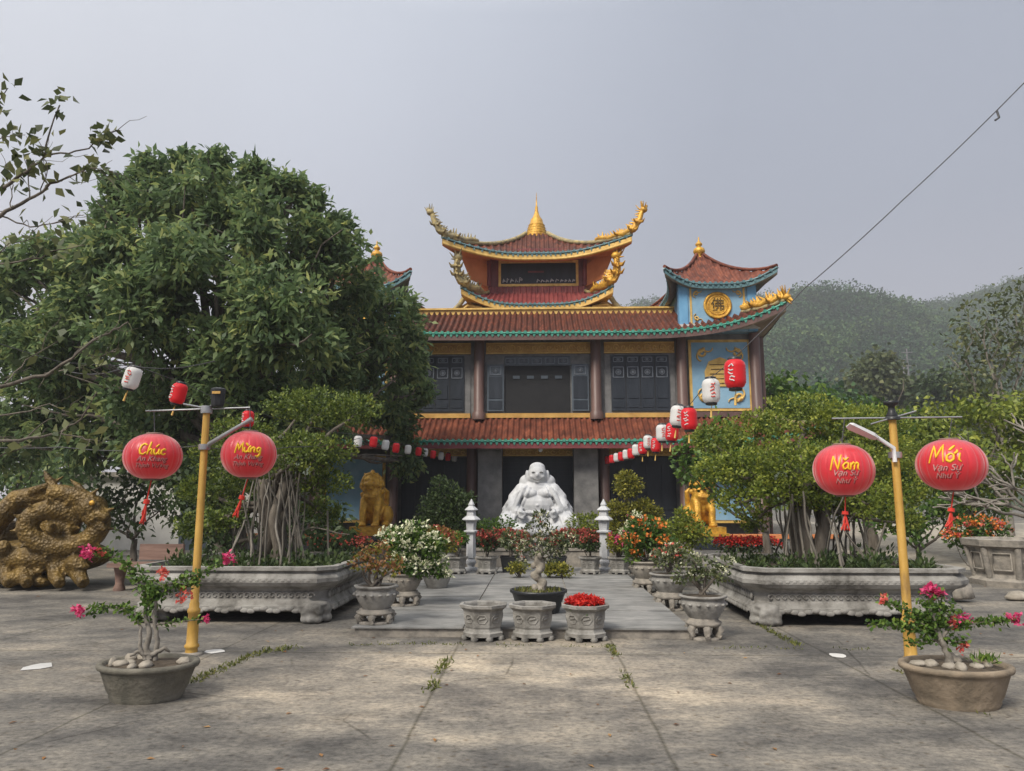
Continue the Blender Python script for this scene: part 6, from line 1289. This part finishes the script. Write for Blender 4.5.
def round_lantern(label, px, py, wpx, hpx, Y, rod_py, wd, sub, tas_px, tas_py, turn=0.0, dy_txt=0.0):
    c = at(px, py, Y); R = wpx*Y/749/2*(0.94 if px < 500 else 0.91); H = hpx*Y/749/2
    t = thing('round_lantern', label, 'lantern', tuple(c), 'big round red lanterns')
    NR = 20; n = NR*8
    def surf(lon, lat, k=1.0):                                 # lon 0 faces the court
        rib = 1 - 0.03*(1-abs(math.sin(lon*NR/2)))**3*math.cos(lat) if True else 1
        r = R*k*rib*math.cos(lat)**0.86; return Vector((c.x + r*math.sin(lon), c.y - r*math.cos(lon), c.z + H*k*math.sin(lat)))
    g = MB(); rings = [[surf(2*math.pi*j/n, lat) for j in range(n)] for lat in np.linspace(-1.36, 1.36, 25)]; g.loft(rings, 0, True, cap=False); g.build('cloth', M['redcloth'], t)
    g = MB()
    for s_ in (1, -1): g.lathe([(R*0.30, s_*H*0.965),(R*0.31, s_*H*0.99),(R*0.27, s_*H*1.03),(R*0.05, s_*H*1.03)], 20, tuple(c))
    g.build('end_ring', M['wood'], t)
    g = MB(); g.tube([c + Vector((0,0,H)), at(px + 1, rod_py, Y)], 0.006, 5); g.build('hanging_cord', M['wire'], t)
    tb = at(tas_px, tas_py, Y); ta = c - Vector((0,0,H*1.03)); mid = ta.lerp(tb, 0.45); g = MB(); g.tube([ta, mid], 0.007, 5); g.tube([mid, mid + (tb-mid)*0.18], [0.03,0.034], 8); e_ = (tb - mid)
    rn = random.Random(int(px))
    for k in range(14): g.tube([mid + e_*0.18, mid + e_*0.6 + Vector((rn.uniform(-.02,.02), rn.uniform(-.02,.02), 0)), tb + Vector((rn.uniform(-.035,.035), rn.uniform(-.03,.03), rn.uniform(-.02,.02)))], [0.010,0.009,0.006], 4)
    g.build('tassel', M['tassel'], t)
    turn += math.atan2(-c.x, c.y); strokes, wdt = word(wd); sc_ = R*0.98/wdt*0.92; g = MB()
    def wrap(u, v, k=1.012):
        lat = math.asin(max(-0.9, min(0.9, v/H))); lon = u/(R*math.cos(lat)**0.86) ; return surf(lon + turn, lat, k)
    for s_ in strokes:
        pts = []
        for i in range(len(s_)-1):
            for j in range(4): pts.append((s_[i][0] + (s_[i+1][0]-s_[i][0])*j/4, s_[i][1] + (s_[i+1][1]-s_[i][1])*j/4))
        pts.append(s_[-1]); m_ = len(pts)
        w3 = [wrap((a - wdt/2 + 0.12*b)*sc_, b*sc_*0.95 + H*(0.02 + dy_txt)) for a, b in pts]
        g.tube(w3, [0.0105*(0.65 + 0.6*math.sin(math.pi*(0.15 + 0.8*i/max(1, m_-1)))) for i in range(m_)], 6, flat=0.7)
    g.build('brush_word', M['yellow'], t)
    for ln, (txt, vv_, szz) in enumerate(sub):
        vs, fs = font_geo(txt, szz*R); mk('small_script', [tuple(wrap(a, b + vv_*H, 1.010)) for a, b in vs], fs, M['silver'], t)
        mk('script_shadow', [tuple(wrap(a + 0.008, b + vv_*H - 0.010, 1.004)) for a, b in vs], fs, M['brownink'], t)
AK = [('An Khang', -0.24, 0.25), ('Th\u1ecbnh V\u01b0\u1ee3ng', -0.50, 0.21)]; VS = [('V\u1ea1n S\u1ef1', -0.24, 0.27), ('Nh\u01b0 \u00dd', -0.52, 0.23)]
round_lantern('round red lantern hanging left of the left lamp post, word in yellow brush strokes', 153, 456.5, 60, 47, Yl, 411, 'Chuc', AK, 142, 523, -0.05)
round_lantern('round red lantern hanging between the left lamp post and the large tree', 249, 454.5, 58, 48, Yl, 408, 'Mung', AK, 236, 516, -0.05)
round_lantern('round red lantern hanging left of the right lamp post under the white lamp head', 843.5, 470, 63, 51, Yr, 418.5, 'Nam', VS, 845, 529, 0.05, -0.05)
round_lantern('round red lantern hanging right of the right lamp post by the bare branches', 951, 465, 69, 51, Yr, 417.2, 'Moi', VS, 949, 528, -0.15, 0.05)

# ------------------------------------------------------------------ strings of small paper lanterns
def small_lantern(label, px, py, hpx, col, group, tilt=0.0, script=True):
    Hh = 0.30; Y = Hh*749/hpx; c = at(px, py, Y); r = 0.088; t = thing('paper_lantern', label, 'lantern', tuple(c), group)
    prof = [(0.052,-0.118)]
    for i in range(1, 17):
        q = i/17; e_ = min(q, 1-q); k = min(1, (e_/0.20))**0.5; prof.append((r*(0.60 + 0.40*k)*(1.0 if i % 2 else 0.965), -0.118 + 0.236*q))
    prof.append((0.052, 0.118))
    g = MB(); g.lathe(prof, 18, tuple(c), cap=False); g.build('paper', M['redpaper' if col == 'r' else 'whitepaper'], t)
    for s_ in (1, -1):
        g = MB(); g.lathe([(0.054,s_*0.112),(0.056,s_*0.135),(0.044,s_*0.14),(0.01,s_*0.138)], 14, tuple(c)); g.build('cap', M['plastic'], t)
    if hpx > 15:
        rn = random.Random(int(px)); q = MB()
        for k in range(5):
            z = 0.06 - 0.03*k; a0 = (-0.6 if col == 'r' else 0.0) + rn.uniform(-.1,.1); pts = [(c.x + r*1.02*math.sin(a0+d), c.y - r*1.02*math.cos(a0+d), c.z + z + rn.uniform(-.012,.012)) for d in (-0.22,-0.08,0.08,0.22)]
            q.tube(pts, 0.006, 4)
        q.build('lettering', M['whitepaper' if col == 'r' else 'tassel'], t)
        g = MB(); g.tube([c - Vector((0,0,0.14)), c - Vector((0.004,0,0.20))], 0.004, 4); g.tube([c - Vector((0.004,0,0.17)), c - Vector((0.008,0.0,0.26))], [0.008,0.012], 5); g.build('tassel', M['goldtrim'], t)
    t.location = c; t.rotation_euler = (0, tilt, 0); return c + Vector((0.14*math.sin(tilt), 0, 0.14*math.cos(tilt)))
ORD = ['first','second','third','fourth','fifth','sixth','seventh','eighth','ninth','tenth','eleventh','twelfth','thirteenth','fourteenth','fifteenth','sixteenth','seventeenth']
def strand(items, where, start, endp, group):
    tops = []
    for i, (px, py, h, col, tl) in enumerate(items):
        tops.append(small_lantern('%s paper lantern, %s from the near end of the %s' % ('red' if col == 'r' else 'white', ORD[i], where), px, py, h, col, group, tl))
    pts = start + tops + endp; fine = []
    for i in range(len(pts)-1):
        for j in range(5):
            q = j/5; fine.append(pts[i].lerp(pts[i+1], q) - Vector((0,0,0.08*(pts[i+1]-pts[i]).length*q*(1-q)*0.6)))
    fine.append(pts[-1]); g = MB(); g.tube(fine, 0.004, 5)
    tag(g.build('lantern_cord', M['wire'], None, tuple(fine[0])), 'thin dark cord of the %s' % where, 'cord')
LI = [(132,378,29,'w',0.25),(178.5,393.5,27,'r',0.2),(248,419,21,'r',0.0),(358,441.5,14.5,'w',0.05),(373.5,442,14,'r',0.1),(385.5,445,13,'w',0.15),(396,448,12.5,'r',0.1),(408,449.5,11.5,'w',0.1),(418.5,451.5,11,'r',0.1),(425,452.5,10.5,'w',0.1),(433,454.5,10.3,'r',0.1),(441,456,10,'w',0.1),(448,457,9.7,'r',0.1),(454.5,458,9.5,'w',0.1),(460.5,459,9.3,'r',0.1),(467,459.5,9.1,'w',0.05)]
strand(LI, 'left lantern string before the trees', [at(-40,330,6.5), at(60,362,7.0)], [at(480,452,22.6)], 'small paper lanterns on the left string')
RI = [(735,374,37,'r',0.0),(711,391,31,'w',0.0),(689,419,28,'r',0.0),(677.5,416,26,'w',0.12),(672,432,23,'r',0.1),(662,433,21,'w',0.0),(656,445,18,'r',0.05),(648,442,16.5,'w',0.0),(642.5,448,15.5,'r',0.0),(636,450,14,'w',0.0),(631,453.5,13,'r',0.0),(626,454.5,12,'w',0.0),(621,456.5,11.3,'r',0.0),(616.5,457.5,10.7,'w',0.0),(612,459,10.2,'r',0.0),(607.5,460,9.8,'r',0.0),(603,461.5,9.4,'w',0.0)]
strand(RI, 'right lantern string before the temple', [at(1120,10,4.6), at(1024,83,4.9), at(905,198,5.4), at(805,288,5.9)], [at(592,452,22.6)], 'small paper lanterns on the right string')
g = MB(); p = at(997,111,5.0); g.tube([p, p + Vector((0.01,0,-0.05)), p + Vector((-0.02,0,-0.07))], 0.008, 5); tag(g.build('cord_knot', M['wire'], None, tuple(p)), 'knot of loose cord on the overhead line at upper right', 'knot')
for i, (pts, lab) in enumerate((([(-60,440,8.6),(60,447,8.3),(196,446,7.95)], 'thin wire running from the left lamp post out to the left edge'), ([(196,446,7.95),(290,447,9.5),(360,438,13.8)], 'thin wire running from the left lamp post toward the string of small lanterns'), ([(70,372,7.2),(130,366,7.0),(215,361,7.4)], 'thin bare wire above the first white paper lantern'))):
    q = [at(*p) for p in pts]; fine = [q[k].lerp(q[k+1], j/6) - Vector((0,0,0.05*math.sin(math.pi*j/6))) for k in range(len(q)-1) for j in range(6)] + [q[-1]]
    g = MB(); g.tube(fine, 0.005, 5); tag(g.build('wire', M['wire'], None, tuple(q[0])), lab, 'wire')
# pale masts on the hillside
for px, py, h, lab in ((905,382,22,'taller pale utility mast standing on the green hillside'), (907.5,362,14,'shorter pale utility mast higher on the hillside')):
    Y = 150 if h > 20 else 190; p = at(px, py, Y); hh = h*Y/749; t = thing('utility_mast', lab, 'mast', (p.x, Y, p.z-2)); g = MB(); g.lathe([(0.28,-6),(0.18,hh)], 8, (p.x,Y,p.z)); g.build('mast', M['frame'], t)
    g = MB(); g.box(p.x-1.4, p.x+1.4, Y-0.2, Y+0.2, p.z+hh-1.2, p.z+hh-1.0); g.box(p.x-1.0, p.x+1.0, Y-0.2, Y+0.2, p.z+hh-3.0, p.z+hh-2.85); g.build('crossarm', M['frame'], t)

# ------------------------------------------------------------------ humid haze over the valley
HZ = bpy.data.materials.new('haze'); HZ.use_nodes = True; hn = HZ.node_tree; hn.nodes.clear()
ho = hn.nodes.new('ShaderNodeOutputMaterial'); hv = hn.nodes.new('ShaderNodeVolumePrincipled'); hv.inputs['Color'].default_value = (0.93, 0.95, 1.0, 1); hv.inputs['Density'].default_value = 0.0011; hv.inputs['Anisotropy'].default_value = 0.2
hn.links.new(hv.outputs[0], ho.inputs['Volume'])
g = MB(); g.box(-1000, 1000, -80, 1000, -2.0, 260); o = g.build('haze', HZ); tag(o, kind='stuff')
o['label'] = 'pale humid haze filling the air over the court and hill'; o['category'] = 'haze'

# fallen leaves on the yard
rng = np.random.default_rng(611); n = 90; px_ = rng.uniform(-40, 1060, n); py_ = 585 + 185*rng.random(n)**1.4
P = np.array([tuple(gnd(a, b, 0.006)) for a, b in zip(px_, py_)]); ok = ~((P[:,0] > PL-0.1) & (P[:,0] < PR+0.1) & (P[:,1] > PF-0.1)); P = P[ok]
D = rng.normal(0, 1, (len(P), 3)); D[:, 2] = np.abs(D[:, 2])*0.12
tag(foliage('fallen_leaves', None, M['dryleaf'], leafmesh(rng, P, D, 0.055, 0.014, np.clip(rng.normal(0.45, 0.3, len(P)), 0, 1), up=3.0), (0, 6, 0)), 'scattered dry brown leaves lying over the concrete yard', 'fallen leaves', kind='stuff')
